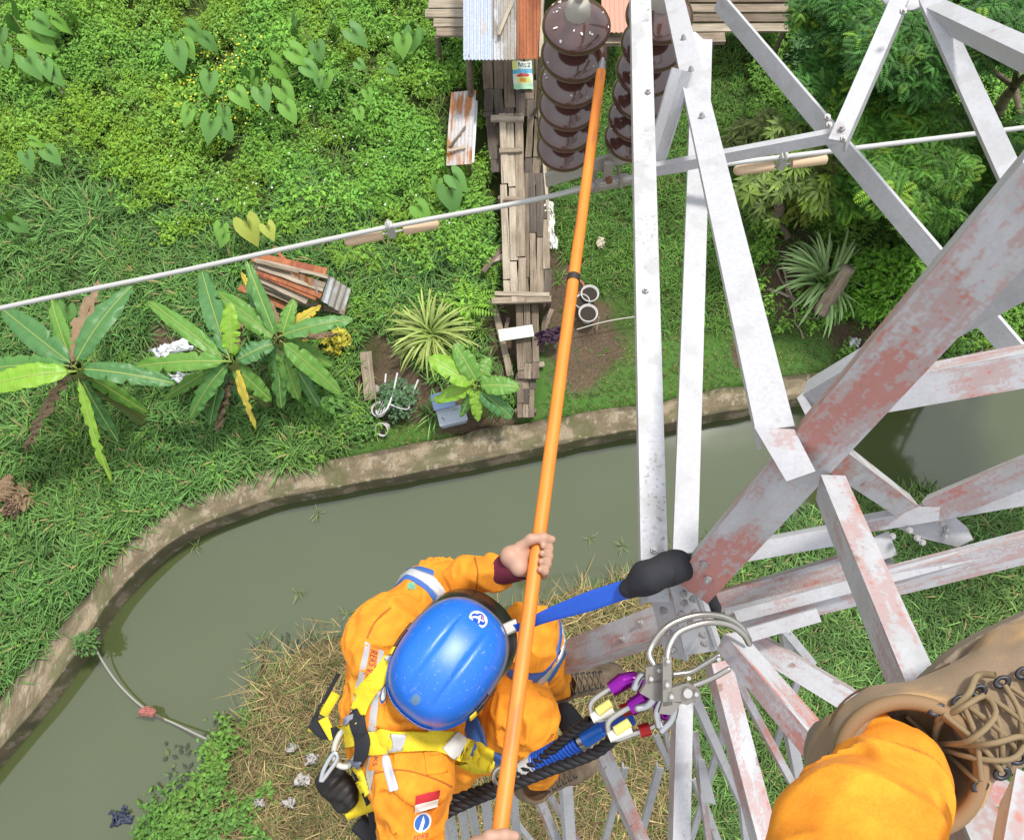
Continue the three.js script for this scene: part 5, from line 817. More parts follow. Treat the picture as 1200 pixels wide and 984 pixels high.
function strap(path, M, name, { off = .008, dflt = 2.0, parent = climber, free = false, na = 26, label, th = .005 } = {}) {   // path: [u, v, width px, depth when free]
  const m = new MB(), K = 4, pts = [], P = path.map((p) => new V3(p[0], p[1], 0)), c = new THREE.CatmullRomCurve3(P, false, 'centripetal'); let L = 0, last = null;
  for (let i = 0; i <= na; i++) {
    const t = i / na, q = c.getPoint(t), tn = c.getTangent(t), f = t * (path.length - 1), k = Math.min(path.length - 2, Math.floor(f)), e = f - k, w = lerp(path[k][2], path[k + 1][2], e), d = path[k][3] ? lerp(path[k][3], path[k + 1][3] ?? path[k][3], e) : dflt, row = [];
    for (let j = 0; j <= K; j++) { const o = (j / K - .5) * w, u = q.x - tn.y * o, v = q.y + tn.x * o; row.push(free ? pt(u, v, d) : onCoat(u, v, off, d)); } pts.push(row); if (last) L += last.distanceTo(row[2]); last = row[2]; row.L = L;
  }
  const nrm = (i, j) => { const a = pts[Math.min(na, i + 1)][j].clone().sub(pts[Math.max(0, i - 1)][j]), b = pts[i][Math.min(K, j + 1)].clone().sub(pts[i][Math.max(0, j - 1)]), n = a.cross(b).normalize(); if (n.dot(fwd) > 0) n.negate(); return n; };
  const top = [], bot = []; for (let i = 0; i <= na; i++) { top.push([]); bot.push([]); for (let j = 0; j <= K; j++) { const n = nrm(i, j); top[i].push(m.v(pts[i][j], pts[i].L, j / K * .045)); bot[i].push(m.v(pts[i][j].clone().addScaledVector(n, -th), pts[i].L, j / K * .045)); } }
  for (let i = 0; i < na; i++) { for (let j = 0; j < K; j++) { m.q(top[i][j], top[i + 1][j], top[i + 1][j + 1], top[i][j + 1]); m.q(bot[i][j], bot[i][j + 1], bot[i + 1][j + 1], bot[i + 1][j]); } m.q(top[i][0], bot[i][0], bot[i + 1][0], top[i + 1][0]); m.q(top[i][K], top[i + 1][K], bot[i + 1][K], bot[i][K]); }
  m.q(top[0][0], top[0][K], bot[0][K], bot[0][0]); m.q(top[na][0], bot[na][0], bot[na][K], top[na][K]);
  return part(name, m.geo(), M, parent, label);
}
function decal(px, M, name, off = .003, n = 14, parent = climber) {   // four corners in pixels: top left, top right, bottom right, bottom left
  const m = new MB(); for (let j = 0; j <= n; j++) for (let i = 0; i <= n; i++) { const s = i / n, t = j / n, a = [0, 1].map((k) => lerp(lerp(px[0][k], px[1][k], s), lerp(px[3][k], px[2][k], s), t)); m.v(onCoat(a[0], a[1], off, 2), s, 1 - t); }
  for (let j = 0; j < n; j++) for (let i = 0; i < n; i++) { const q = j * (n + 1) + i; m.q(q, q + n + 1, q + n + 2, q + 1); } return part(name, m.geo(), M, parent);
}
function canvasMat(w, h, draw, rough = .7, extra = {}) { const c = document.createElement('canvas'); c.width = w; c.height = h; draw(c.getContext('2d'), w, h); const t = new THREE.CanvasTexture(c); t.colorSpace = THREE.SRGBColorSpace; return mat(1, 1, 1, rough, { map: t, ...extra }); }
// reflective strips with lettering across the back
const strip = (word) => canvasMat(512, 96, (x, w, h) => { x.fillStyle = '#e98a2c'; x.fillRect(0, 0, w, h); x.fillStyle = '#b3b3b6'; x.fillRect(0, 0, w, 26); x.fillRect(0, h - 26, w, 26); x.fillStyle = '#8a3a2a'; x.font = 'bold 46px sans-serif'; x.fillText(word, 20, 64); }, .6);
decal([[428, 752], [450, 762], [440, 860], [408, 846]].map((a) => a), strip('REKS V AL'), 'back_strip', .0025, 16).visible = true;
climber.children[climber.children.length - 1].geometry.attributes.uv.array.forEach((_, k, arr) => { if (k % 2 === 0) { const u = arr[k], v = arr[k + 1]; arr[k] = 1 - v; arr[k + 1] = u; } });
strap([[438, 880, 9], [432, 915, 9], [430, 930, 9]], silver, 'reflective_strip', { off: .003, th: .003 }); strap([[446, 868, 9], [452, 890, 10], [462, 926, 11]], silver, 'reflective_strip', { off: .003, th: .003 });
const aks = decal([[436, 876], [450, 876], [446, 902], [432, 902]], canvasMat(128, 128, (x) => { x.fillStyle = '#e98a2c'; x.fillRect(0, 0, 128, 128); x.fillStyle = '#8a3a2a'; x.font = 'bold 54px sans-serif'; x.translate(64, 64); x.rotate(Math.PI / 2); x.fillText('AKS', -56, 20); }, .8), 'back_lettering', .0035, 6);
// sleeve badges: red and white flag, round blue emblem and letters
decal([[487, 932], [515, 925], [512, 944], [486, 952]], canvasMat(128, 96, (x) => { x.fillStyle = '#b5242c'; x.fillRect(0, 0, 128, 50); x.fillStyle = '#e6e2dc'; x.fillRect(0, 50, 128, 46); }), 'flag_patch', .003, 8);
decal([[484, 952], [506, 948], [504, 974], [483, 978]], canvasMat(128, 128, (x) => { x.fillStyle = '#ea8f24'; x.fillRect(0, 0, 128, 128); x.fillStyle = '#e4e6ea'; x.beginPath(); x.arc(66, 64, 60, 0, 7); x.fill(); x.fillStyle = '#2f6fc4'; x.beginPath(); x.arc(62, 64, 50, 0, 7); x.fill(); x.fillStyle = '#dfe9f6'; x.beginPath(); x.moveTo(40, 110); x.lineTo(70, 20); x.lineTo(82, 60); x.lineTo(66, 112); x.fill(); }), 'emblem_patch', .003, 8);
decal([[482, 977], [508, 972], [507, 982], [481, 988]], canvasMat(128, 40, (x) => { x.fillStyle = '#ea8f24'; x.fillRect(0, 0, 128, 40); x.fillStyle = '#a8322a'; x.font = 'bold 34px sans-serif'; x.fillText('PDKB', 12, 33); }), 'sleeve_lettering', .003, 6);
decal([[446, 802], [454, 800], [452, 824], [444, 826]], canvasMat(64, 128, (x) => { x.fillStyle = '#e98a2c'; x.fillRect(0, 0, 64, 128); x.fillStyle = '#2f62a8'; x.beginPath(); x.ellipse(32, 64, 28, 58, 0, 0, 7); x.fill(); x.fillStyle = '#d9dfd2'; x.beginPath(); x.ellipse(34, 60, 18, 44, 0, 0, 7); x.fill(); }), 'shoulder_badge', .003, 6);
decal([[478, 684], [486, 683], [487, 690], [477, 691]], mat(.12, .42, .28, .6), 'arm_badge', .003, 4);
// pocket and seams sewn on the sleeve and shoulder
strap([[507, 878, 22], [512, 906, 24]], orangeM, 'pocket', { off: .0035, th: .004, na: 10 }); strap([[503, 883, 5], [518, 880, 5]], orangeM, 'pocket_flap', { off: .006, th: .004, na: 8 });
strap([[436, 906, 2], [470, 902, 2], [508, 912, 2], [530, 922, 2]], mat(.42, .13, .015, .9), 'seam', { off: .001, th: .002 }); strap([[430, 748, 2], [440, 728, 2], [458, 712, 2]], mat(.42, .13, .015, .9), 'seam', { off: .001, th: .002 }); strap([[556, 652, 1.5], [560, 670, 1.5], [558, 690, 1.5]], mat(.42, .13, .015, .9), 'seam', { off: .001, th: .002 });
// harness: webbing, dorsal pad, buckles
strap([[459, 772, 20], [446, 790, 20], [430, 812, 21], [420, 834, 22]], yellowW, 'shoulder_strap', { off: .011 });
strap([[470, 762, 17], [457, 776, 18]], silver, 'strap_label', { off: .015, na: 8 });
strap([[411, 848, 21], [418, 872, 24]], yellowW, 'shoulder_strap', { off: .014, na: 8 }); strap([[430, 868, 27], [460, 867, 27], [500, 866, 26], [530, 872, 26]], yellowW, 'shoulder_strap', { off: .011 });
strap([[458, 867, 22], [474, 867, 22]], mat(.55, .55, .56, .4, { metalness: .3 }), 'strap_label', { off: .016, na: 8 }); strap([[522, 868, 24], [535, 878, 26]], mat(.62, .60, .56, .6), 'strap_label', { off: .017, na: 8 });
strap([[536, 878, 24, 1.98], [556, 886, 27, 1.97], [578, 890, 22, 2.0]], yellowW, 'waist_pad', { off: .016, dflt: 2.0, th: .02 });
strap([[416, 832, 14], [424, 850, 15], [429, 872, 15], [424, 892, 12]], blackCloth, 'dorsal_pad', { off: .018 });
strap([[418, 842, 10], [410, 842, 12]], mat(.25, .25, .32, .5), 'pad_edge', { off: .019, na: 6 }); strap([[424, 886, 12], [422, 896, 10]], mat(.22, .22, .3, .5), 'pad_edge', { off: .02, na: 6 });
strap([[420, 898, 10], [424, 910, 9], [432, 930, 8]], yellowW, 'leg_strap', { off: .01 }); strap([[412, 890, 9, 2.02], [420, 912, 9, 2.03], [434, 940, 12, 2.05], [444, 975, 20, 2.08]], blackCloth, 'leg_strap', { free: true });
strap([[366, 846, 16, 2.06], [378, 858, 15, 2.06], [396, 860, 14, 2.03]], blackCloth, 'side_strap', { free: true }); strap([[362, 852, 9, 2.07], [378, 858, 9, 2.07]], yellowW, 'side_strap', { free: true }); strap([[392, 812, 14, 2.08], [378, 838, 12, 2.08]], yellowW, 'side_strap', { free: true }); strap([[396, 790, 5, 2.07], [380, 820, 5, 2.08], [364, 850, 5, 2.08]], blackCloth, 'side_strap', { free: true }); strap([[378, 842, 12, 2.05], [390, 866, 9, 2.04]], yellowW, 'side_strap', { free: true });
strap([[402, 948, 28, 2.06], [436, 936, 28, 2.05]], yellowW, 'tool_loop', { free: true, th: .02 }); strap([[418, 965, 20, 2.1], [440, 984, 24, 2.1]], blackCloth, 'tool_loop', { free: true, th: .02 });
{
  const m = surfaceNets(((b, a0, a1) => (x, y, z) => b(x, y, z) - .0025 * Math.abs(Math.sin(((x - a0.x) * a1.x + (z - a0.z) * a1.z) * 170)) + (noise3(x * 40, y * 40, z * 40) - .5) * .012)(blend([C(pt(388, 916, 2.06), pt(404, 934, 2.07), .036, .034), C(pt(392, 912, 2.04), pt(408, 930, 2.05), .028, .028)], .02), pt(388, 916, 2.06), new V3(.7, 0, .7)), ...bounds([pt(388, 916, 2.06), pt(406, 934, 2.06)], .07), .004); part('tool_pouch', m, mat(.018, .016, .016, .6), climber);
  const ringPts = [[412, 852], [400, 858], [392, 876], [394, 894], [406, 898], [416, 888], [420, 878]].map(([u, v]) => pt(u, v, 1.95)); part('back_ring', capTube(ringPts, .0075, 40), mat(.6, .6, .54, .4, { metalness: .3 }), climber);
  part('snap_hook', capTube([[376, 914], [379, 902], [392, 882], [396, 886], [384, 906], [378, 914]].map(([u, v]) => pt(u, v, 1.94)), .006, 40), mat(.62, .63, .65, .25, { metalness: .9 }), climber);
}
// helmet
{
  const fr0 = new V3(.60, 0, -.80), hu = new V3(0, 1, 0).addScaledVector(fr0, .20).addScaledVector(crt, .02).normalize(), side = fr0.clone().cross(hu).normalize(), fr = hu.clone().cross(side).normalize(), o = J.head.clone().addScaledVector(hu, -.015).addScaledVector(fr, -.004), H = (f, u, s) => o.clone().addScaledVector(fr, f).addScaledVector(hu, u).addScaledVector(side, s);
  const helmet = part('helmet', (() => {
    const m = new MB(), N = 96, K = 40;
    for (let k = 0; k <= K + 3; k++) for (let i = 0; i <= N; i++) {
      const a = i / N * 6.2832, ph = Math.min(1, k / K) * Math.PI / 2, ca = Math.cos(a), sa = Math.sin(a), e = Math.pow(Math.abs(ca) ** 2.4 + Math.abs(sa) ** 2.4, -1 / 2.4), rim = k > K ? (k - K) : 0, rr = Math.pow(Math.sin(ph), .86) + [0, .012, .045, .04][rim];
      let f = .142 * e * ca * rr, s = .114 * e * sa * rr, u = .126 * Math.pow(Math.cos(ph), .8) - [0, .010, .016, .026][rim];
      const gr = (c) => Math.exp(-(((s - c) / .0035) ** 2)) * sstep(-.125, -.10, f) * sstep(.085, .05, f); u -= .0028 * (gr(.036) + gr(-.036)) - .003 * sstep(.034, .028, Math.abs(s)) * sstep(-.13, -.08, f) * sstep(.1, .06, f);
      m.v(H(f, u, s), i / N, k / K);
    }
    for (let k = 0; k < K + 3; k++) for (let i = 0; i < N; i++) { const q = k * (N + 1) + i; m.q(q, q + N + 1, q + N + 2, q + 1); } return mergeVertices(m.geo(), 1e-6);
  })(), mat(1, 1, 1, .42, { clearcoat: .35, clearcoatRoughness: .35, map: tex(512, 512, (i, j, o) => { const x = i / 512, y = j / 512, sc = sstep(.74, .8, fbm2(x * 60, y * 9, 3, 5, 60, 9)) * .12 + sstep(.80, .84, fbm2(x * 70, y * 70, 2, 9, 70, 70)) * .3, n = .92 + .16 * fbm2(x * 6, y * 6, 3, 7, 6, 6); o[0] = lerp(.008, .4, sc) * n; o[1] = lerp(.15, .45, sc) * n; o[2] = lerp(.66, .7, sc) * n; }) }), climber);
  const shell = (f, s) => { const e = Math.pow(Math.abs(f / .142) ** 2.4 + Math.abs(s / .114) ** 2.4, 1 / 2.4), ph = Math.asin(Math.min(1, Math.pow(Math.min(1, e), 1 / .86))); return .126 * Math.pow(Math.cos(ph), .8); };
  const arc = (a0, a1, r0, r1, u0, u1, M, name, n = 48, th = .006, shape = (t) => 1) => { const m = new MB(); for (let i = 0; i <= n; i++) { const t = i / n, a = lerp(a0, a1, t) * DEG, ca = Math.cos(a), sa = Math.sin(a), e = Math.pow(Math.abs(ca) ** 2.4 + Math.abs(sa) ** 2.4, -1 / 2.4), R1 = r0 + (r1 - r0) * shape(t); const P = (r, u) => H(.142 * e * ca * r, u, .114 * e * sa * r); m.v(P(r0, u0), t, 0); m.v(P((r0 + R1) / 2, (u0 + u1) / 2 + .004), t, .5); m.v(P(R1, u1), t, 1); m.v(P(R1 - .01, u1 - th), t, .6); m.v(P(r0, u0 - th), t, .1); } for (let i = 0; i < n; i++) for (let k = 0; k < 5; k++) { const A = i * 5 + k, B = i * 5 + (k + 1) % 5; m.q(A, B, B + 5, A + 5); } return part(name, m.geo(), M, helmet); };
  const blk = mat(.014, .012, .014, .3, { clearcoat: .5 }), strapM = mat(.16, .15, .17, .7), brown = mat(.10, .045, .025, .6), yel = mat(.85, .62, .02, .5);
  arc(-82, 82, 1.0, 1.34, -.004, -.045, blk, 'visor', 60, .012, (t) => Math.pow(Math.sin(Math.PI * t), .75)); arc(-92, 92, .975, 1.05, .024, .010, strapM, 'lamp_strap', 60, .006);
  for (const s of [1, -1]) { arc(s * 84, s * 100, 1.02, 1.09, .012, .0, brown, 'strap_clip', 10, .012); arc(s * 100, s * 108, 1.02, 1.10, .012, -.004, blk, 'strap_clip', 8, .012); arc(s * 108, s * 115, 1.03, 1.11, .006, -.012, yel, 'goggle_clip', 8, .016); arc(s * 138, s * 158, .93, 1.0, .045, .018, blk, 'vent', 12, .004); }
  arc(150, 215, 1.035, 1.05, -.010, -.026, canvasMat(512, 32, (x) => { x.fillStyle = '#3f63c8'; x.fillRect(0, 0, 512, 32); x.fillStyle = '#e8e8f0'; const R = rng(3); for (let k = 0; k < 46; k++) x.fillRect(6 + k * 11, 4 + R() * 8, 3 + R() * 5, 12 + R() * 8); }), 'rim_print', 40, .002);
  const sticker = (f, s, r, M, name) => { const m = new MB(), n = 14; for (let j = 0; j <= n; j++) for (let i = 0; i <= n; i++) { const x = (i / n - .5) * 2, y = (j / n - .5) * 2, d = Math.max(Math.abs(x), Math.abs(y)) / (Math.hypot(x, y) || 1), ff = f + y * d * r, ss = s + x * d * r; m.v(H(ff, shell(ff, ss) + .0012, ss), i / n, j / n); } for (let j = 0; j < n; j++) for (let i = 0; i < n; i++) { const q = j * (n + 1) + i; m.q(q, q + 1, q + n + 2, q + n + 1); } return part(name, m.geo(), M, helmet); };
  sticker(.094, .002, .0215, canvasMat(128, 128, (x) => { x.fillStyle = '#d8dcee'; x.fillRect(0, 0, 128, 128); x.fillStyle = '#1c48b4'; x.beginPath(); x.arc(64, 64, 52, 0, 7); x.fill(); x.strokeStyle = '#e6e6f2'; x.lineWidth = 12; x.beginPath(); x.moveTo(22, 84); x.lineTo(60, 34); x.lineTo(84, 92); x.moveTo(40, 66); x.lineTo(104, 50); x.stroke(); x.fillStyle = '#c98a94'; x.beginPath(); x.moveTo(66, 8); x.lineTo(112, 44); x.lineTo(78, 40); x.fill(); }, .4), 'emblem_sticker');
  sticker(-.118, -.002, .010, mat(.12, .22, .36, .4), 'rear_badge'); 
}
// the climber's boots
function bootGeo(cell) {
  const v = (x, y, z = 0) => new V3(x, y, z), B = blend([ellipsoid(v(-.085, .058), .058, .062, .046), C(v(-.06, .085), v(.07, .055), .050, .046), ellipsoid(v(.105, .042), .078, .046, .054), C(v(-.055, .09), v(-.060, .14), .054, .057)], .03);
  const hole = C(v(-.055, .11), v(-.064, .24), .046, .052), wr = (x, y, z) => (noise3(x * 40, y * 40, z * 40) - .5) * .005, up = (x, y, z) => Math.max(Math.max(B(x, y, z) + wr(x, y, z), -hole(x, y, z)), Math.max(.018 - y, y - .118));
  const outl = (x) => lerp(.040, .052, sstep(-.1, .1, x)) - .010 * Math.exp(-(((x + .01) / .04) ** 2)); const so = (x, y, z) => { const cx = clamp(x, -.095, .135), q = Math.hypot(x - cx, z * .93) - outl(cx) + .002; return Math.max(q, Math.abs(y - .012) - .014 + .003 * Math.max(0, Math.cos(x * 260))); };
  return { upper: surfaceNets(up, v(-.17, -.02, -.09), v(.21, .19, .09), cell), sole: surfaceNets(so, v(-.17, -.03, -.09), v(.22, .05, .09), cell), sdf: up };
}
function boot(parent, M4, leatherM, soleM, laceM, cell, hero) {
  const B = bootGeo(cell), ap = (g) => g.applyMatrix4(M4), b = part('boot', ap(B.upper), leatherM, parent); part('sole', ap(B.sole), soleM, b);
  const top = (x, z) => { let y = .2; for (let k = 0; k < 200; k++) { const d = B.sdf(x, y, z); if (d < .001 || y < .03) break; y -= Math.max(.0008, Math.min(.01, d * .6)); } return y; };
  const R = rng(6), L = (pts, r) => ap(tube(pts, r, pts.length * 5, 6));
  for (let k = 0; k < 6; k++) { const x = .085 - k * .021, z = .022 + k * .0015, y0 = top(x, z), y1 = top(x - .018, z), P = (s, f) => new V3(x - .018 * f, lerp(y0, y1, f) + .006, s * z); const pts = (s) => [P(s, 0), new V3(x - .005, top(x - .005, 0) + .011, s * .005), P(-s, 1)]; part('lace', L(pts(1), .0025), laceM, b); part('lace', L(pts(-1), .0025), laceM, b); for (const s of [1, -1]) part('eyelet', ap(new THREE.TorusGeometry(.0036, .0018, 6, 12).rotateX(Math.PI / 2).scale(1.5, 1, 1).translate(x, y0 + .004, s * (z + .003))), mat(.02, .02, .025, .4), b); }
  if (hero) {
    const Y = (x, z) => top(x, z) + .008; for (const [pts, r] of [[[[-.03, 0], [-.012, .02], [.012, .036], [.03, .030], [.026, .014], [.0, .004], [-.03, 0]], .0025], [[[-.03, 0], [-.022, -.03], [.0, -.048], [.022, -.042], [.018, -.024], [-.01, -.01], [-.03, 0]], .0025], [[[-.03, 0], [-.02, -.035], [.008, -.055], [.03, -.066], [.04, -.06]], .003], [[[-.035, -.006], [-.03, .0], [-.024, .007]], .006]]) part('lace', L(pts.map(([x, z], i) => new V3(x, Y(x, z * .6) + .008 + .006 * Math.sin(i * 1.7), z * .6)), r), laceM, b);
    // seams, toe cap line, collar pad, tongue
    for (const s of [1, -1]) { part('seam', L([[-.12, .105], [-.095, .085], [-.06, .07], [-.02, .055], [.03, .04]].map(([x, y]) => { let z = .09; for (let k = 0; k < 60; k++) { const d = B.sdf(x, y, s * z); if (d < .001) break; z -= Math.max(.0004, d * .4); } return new V3(x, y, s * (z + .0002)); }), .0011), mat(.07, .04, .02, .9), b); }
    const col = []; for (let i = 0; i <= 20; i++) { const a = i / 20 * 6.2832; col.push(new V3(-.062 + .056 * Math.cos(a), .116 + .004 * Math.cos(a), .052 * Math.sin(a))); } part('collar', ap(tube(col, .0065, 60, 8)), mat(.26, .16, .08, .8), b);
    part('tongue', ap(surfaceNets(((f) => (x, y, z) => Math.max(f(x, y, z * .62), -f(x - .004, y - .012, z * .62)))(C(new V3(.055, .078, 0), new V3(-.002, .112, 0), .013, .014)), new V3(-.05, .06, -.05), new V3(.09, .19, .05), .003)), mat(.075, .07, .075, .85), b);
  }
  return b;
}
function footMatrix(heelPx, toePx_, scale, up = new V3(0, 1, 0)) { const h = pt(...heelPx), t = pt(...toePx_), [X, Y, Z] = frameFrom(t.clone().sub(h), up), o = h.clone().addScaledVector(X, .13 * scale); return basis(o, X, Y, Z).scale(new V3(scale, scale, scale)); }
const dustyT = tex(256, 256, (i, j, o) => { const n = fbm2(i / 256 * 7, j / 256 * 7, 5, 15, 7, 7), f = noise2(i * .6, j * .6, 154, 154, 5), k = .7 + .5 * f; o[0] = lerp(.13, .30, n) * k; o[1] = lerp(.095, .225, n) * k; o[2] = lerp(.06, .15, n) * k; }, { rx: 6, ry: 6 });
const dustyM = mat(1, 1, 1, .9, { map: dustyT, bumpMap: dustyT, bumpScale: .002 }), greySole = mat(.10, .095, .09, .9), dullLace = mat(.18, .14, .09, .9);
boot(climber, footMatrix([632, 806, 2.70], [724, 792, 2.72], .92), dustyM, greySole, dullLace, .007, false);
boot(climber, footMatrix([606, 924, 2.72], [700, 886, 2.74], .92), dustyM, mat(.30, .25, .2, .95), dullLace, .007, false);
settle(climber, pt(640, 860, 2.75));

// ------------------------------------------------------------------ fall-arrest gear between the climber and the tower
const steelM = mat(.46, .44, .40, .3, { metalness: .85 }), plateM = mat(.30, .28, .25, .42, { metalness: .6 }), blueW = (() => { const t = tex(128, 128, (i, j, o) => { const k = .75 + .25 * Math.sin(i * .9) * Math.sin(j * .9) * .4 + .15 * noise2(i * .25, j * .25, 32, 32, 4); o[0] = .012 * k; o[1] = .10 * k; o[2] = .58 * k; }, { rx: 8, ry: 20 }); return mat(1, 1, 1, .6, { map: t, bumpMap: t, bumpScale: .0015 }); })();
{
  const t = thing('webbing_sling', 'bright blue webbing sling with black sleeve tied round the tower post', 'sling');
  strap([[592, 738, 9, 1.90], [612, 734, 9, 1.88], [640, 722, 15, 1.84], [690, 705, 23, 1.78], [744, 687, 22, 1.73]], blueW, 'webbing', { free: true, parent: t });
  const a = [[738, 690, 1.725], [760, 676, 1.70], [790, 664, 1.70], [812, 664, 1.745], [826, 690, 1.83], [836, 712, 1.9]].map((x) => pt(...x)), L = []; const rr = [.021, .030, .029, .021, .019, .018]; for (let k = 0; k < 5; k++) L.push(C(a[k], a[k + 1], rr[k], rr[k + 1])); const base = blend(L, .03);
  part('sleeve', surfaceNets((x, y, z) => base(x, y, z) + (noise3(x * 28, y * 28, z * 28) - .5) * .006 + Math.max(0, .08 - Math.abs(noise3(x * 14 + 4, y * 20, z * 14) - .5)) * .05 - .001, ...bounds(a, .06), .004), blackCloth, t);
  const R = new MB(); R.add(new RoundedBoxGeometry(.05, .014, .03, 2, .005).rotateY(.4).translate(...pt(596, 736, 1.895).toArray())); part('buckle', R.geo(), steelM, t); settle(t, pt(786, 690, 1.78));
}
function hook(bow, d, gate, body, label, dz) {
  const t = thing('scaffold_hook', label, 'hook', 'steel scaffold hooks clipped over the tower joint');
  part('bow', capTube(bow.map(([u, v], i) => pt(u, v, d + dz * i)), .0068, 80, 12), steelM, t);
  for (const k of body) { const m = new MB(); const P = k.map(([u, v]) => pt(u, v, d + .005)), n = fwd.clone().negate(); const pl = plate('side_plate', k.map(([u, v]) => [u, v, d - .004]), plateM, .014, t); }
  part('gate', capTube(gate.map(([u, v]) => pt(u, v, d + .012)), .0058, 20, 10), steelM, t);
  return t;
}
const rivet = (t, list, d) => { for (const [u, v, r = .0042] of list) part('rivet', new THREE.CylinderGeometry(r, r, .008, 14).applyQuaternion(new THREE.Quaternion().setFromUnitVectors(new V3(0, 1, 0), fwd.clone().negate())).translate(...pt(u, v, d).toArray()), mat(.72, .70, .66, .25, { metalness: .9 }), t); };
{
  const h1 = hook([[773, 786], [766, 778], [761, 767], [764, 757], [781, 735], [803, 724], [827, 720], [852, 724], [869, 735], [878, 750]], 1.66, [[842, 768], [826, 778], [810, 787], [790, 790]], [[[757, 782], [781, 778], [782, 798], [757, 801]], [[757, 801], [776, 796], [784, 820], [768, 822], [750, 812]]], 'outer steel scaffold hook with its wide bow round the tower joint', .008); rivet(h1, [[763, 795], [781, 786], [842, 772]], 1.648); settle(h1, pt(770, 790, 1.68));
  const h2 = hook([[782, 772], [783, 763], [786, 754], [794, 742], [810, 734], [832, 729], [857, 733], [872, 744], [878, 754]], 1.62, [[854, 784], [836, 794], [812, 804], [800, 808]], [[[777, 770], [787, 769], [788, 826], [777, 828]], [[787, 806], [806, 800], [820, 808], [822, 818], [806, 826], [787, 822]], [[777, 822], [800, 822], [788, 838], [772, 836]]], 'inner steel scaffold hook with riveted pivot plate over the tower joint', .008); rivet(h2, [[783, 774], [782, 802], [806, 812, .009], [816, 813], [787, 816], [807, 794]], 1.606); settle(h2, pt(790, 800, 1.66));
}
function carabiner(label, a, b, ang, d, purple) {
  const t = thing('carabiner', label, 'carabiner', 'purple and silver carabiners between the lanyard and the hooks'), A = pt(...a, d), B = pt(...b, d), [X, , ] = frameFrom(B.clone().sub(A), fwd), n = fwd.clone().negate(), Y = n.clone().cross(X).normalize(), L = A.distanceTo(B), P = (x, y, z = 0) => A.clone().addScaledVector(X, x * L).addScaledVector(Y, y * L).addScaledVector(n, z);
  part('frame', capTube([P(.02, .0), P(.1, .17), P(.45, .24), P(.85, .22), P(1.02, .08), P(.98, -.12), P(.8, -.2), P(.4, -.18), P(.06, -.12), P(.02, 0)], .0065, 90, 10), mat(.50, .49, .46, .25, { metalness: .85 }), t);
  part('gate_sleeve', mergeGeometries([cyl(P(.52, .23, .002), P(.80, .26, .002), .017, .020, 18), capTube([P(.78, .26, .002), P(.95, .2, .002), P(1.03, .06, .002), P(1.02, -.08, .002)], .0175, 30, 14)]), mat(.30, .02, .36, .22, { metalness: .85 }), t);
  part('red_collar', cyl(P(.5, -.19), P(.68, -.21), .014, .014, 16), mat(.42, .012, .012, .35, { metalness: .4 }), t); part('yellow_tag', cyl(P(.14, .0, .006), P(.42, .04, .006), .011, .010, 14), mat(.66, .60, .16, .5), t); part('clear_cover', cyl(P(.0, -.05, .002), P(.40, -.08, .002), .012, .012, 14), mat(.62, .61, .56, .3), t);
  return settle(t, A);
}
carabiner('purple and silver carabiner nearer the climber\'s boot', [692, 838], [752, 806], 0, 1.78); carabiner('purple and silver carabiner nearer the grey bar', [712, 860], [776, 830], 0, 1.74);
for (const [pts, lab] of [[[[744, 806], [752, 792], [764, 796], [768, 812], [760, 826], [748, 830]], 'bent silver shackle on the outer scaffold hook'], [[[772, 850], [770, 834], [780, 818], [790, 824], [788, 842], [776, 856]], 'bent silver shackle on the inner scaffold hook']]) { const o = solo('shackle', capTube(pts.map(([u, v]) => pt(u, v, 1.70)), .0085, 50, 10), mat(.52, .53, .54, .22, { metalness: .9 }), lab, 'shackle', 'silver shackles on the hooks'); settle(o, pt(pts[0][0], pts[0][1], 1.7)); }
function rope(pts, r, label) {                                   // three-strand laid rope
  const c = curve(pts), t = thing('rope_lanyard', label, 'rope', 'black rope lanyards of the climber'), N = 240, Len = c.getLength(), fr = c.computeFrenetFrames(N, false), M = mat(.014, .014, .017, .6);
  for (let s = 0; s < 3; s++) { const P = []; for (let i = 0; i <= N; i++) { const a = s * 2.0944 + i / N * Len * 95, p = c.getPointAt(i / N); P.push(p.addScaledVector(fr.normals[i], Math.cos(a) * r * .5).addScaledVector(fr.binormals[i], Math.sin(a) * r * .5)); } part('strand', new THREE.TubeGeometry(new THREE.CatmullRomCurve3(P), N, r * .56, 7), M, t); }
  return settle(t, pts[0]);
}
rope([[505, 962, 2.0], [545, 942, 1.98], [600, 920, 1.93], [650, 900, 1.88], [700, 880, 1.82], [722, 862, 1.79]].map((a) => pt(...a)), .0135, 'thick black rope lanyard running from the waist to the carabiners');
rope([[510, 946, 2.03], [540, 934, 2.02], [590, 915, 1.98], [640, 885, 1.93], [665, 862, 1.88], [694, 842, 1.82]].map((a) => pt(...a)), .0125, 'second black rope lanyard lying over the blue shock absorber');
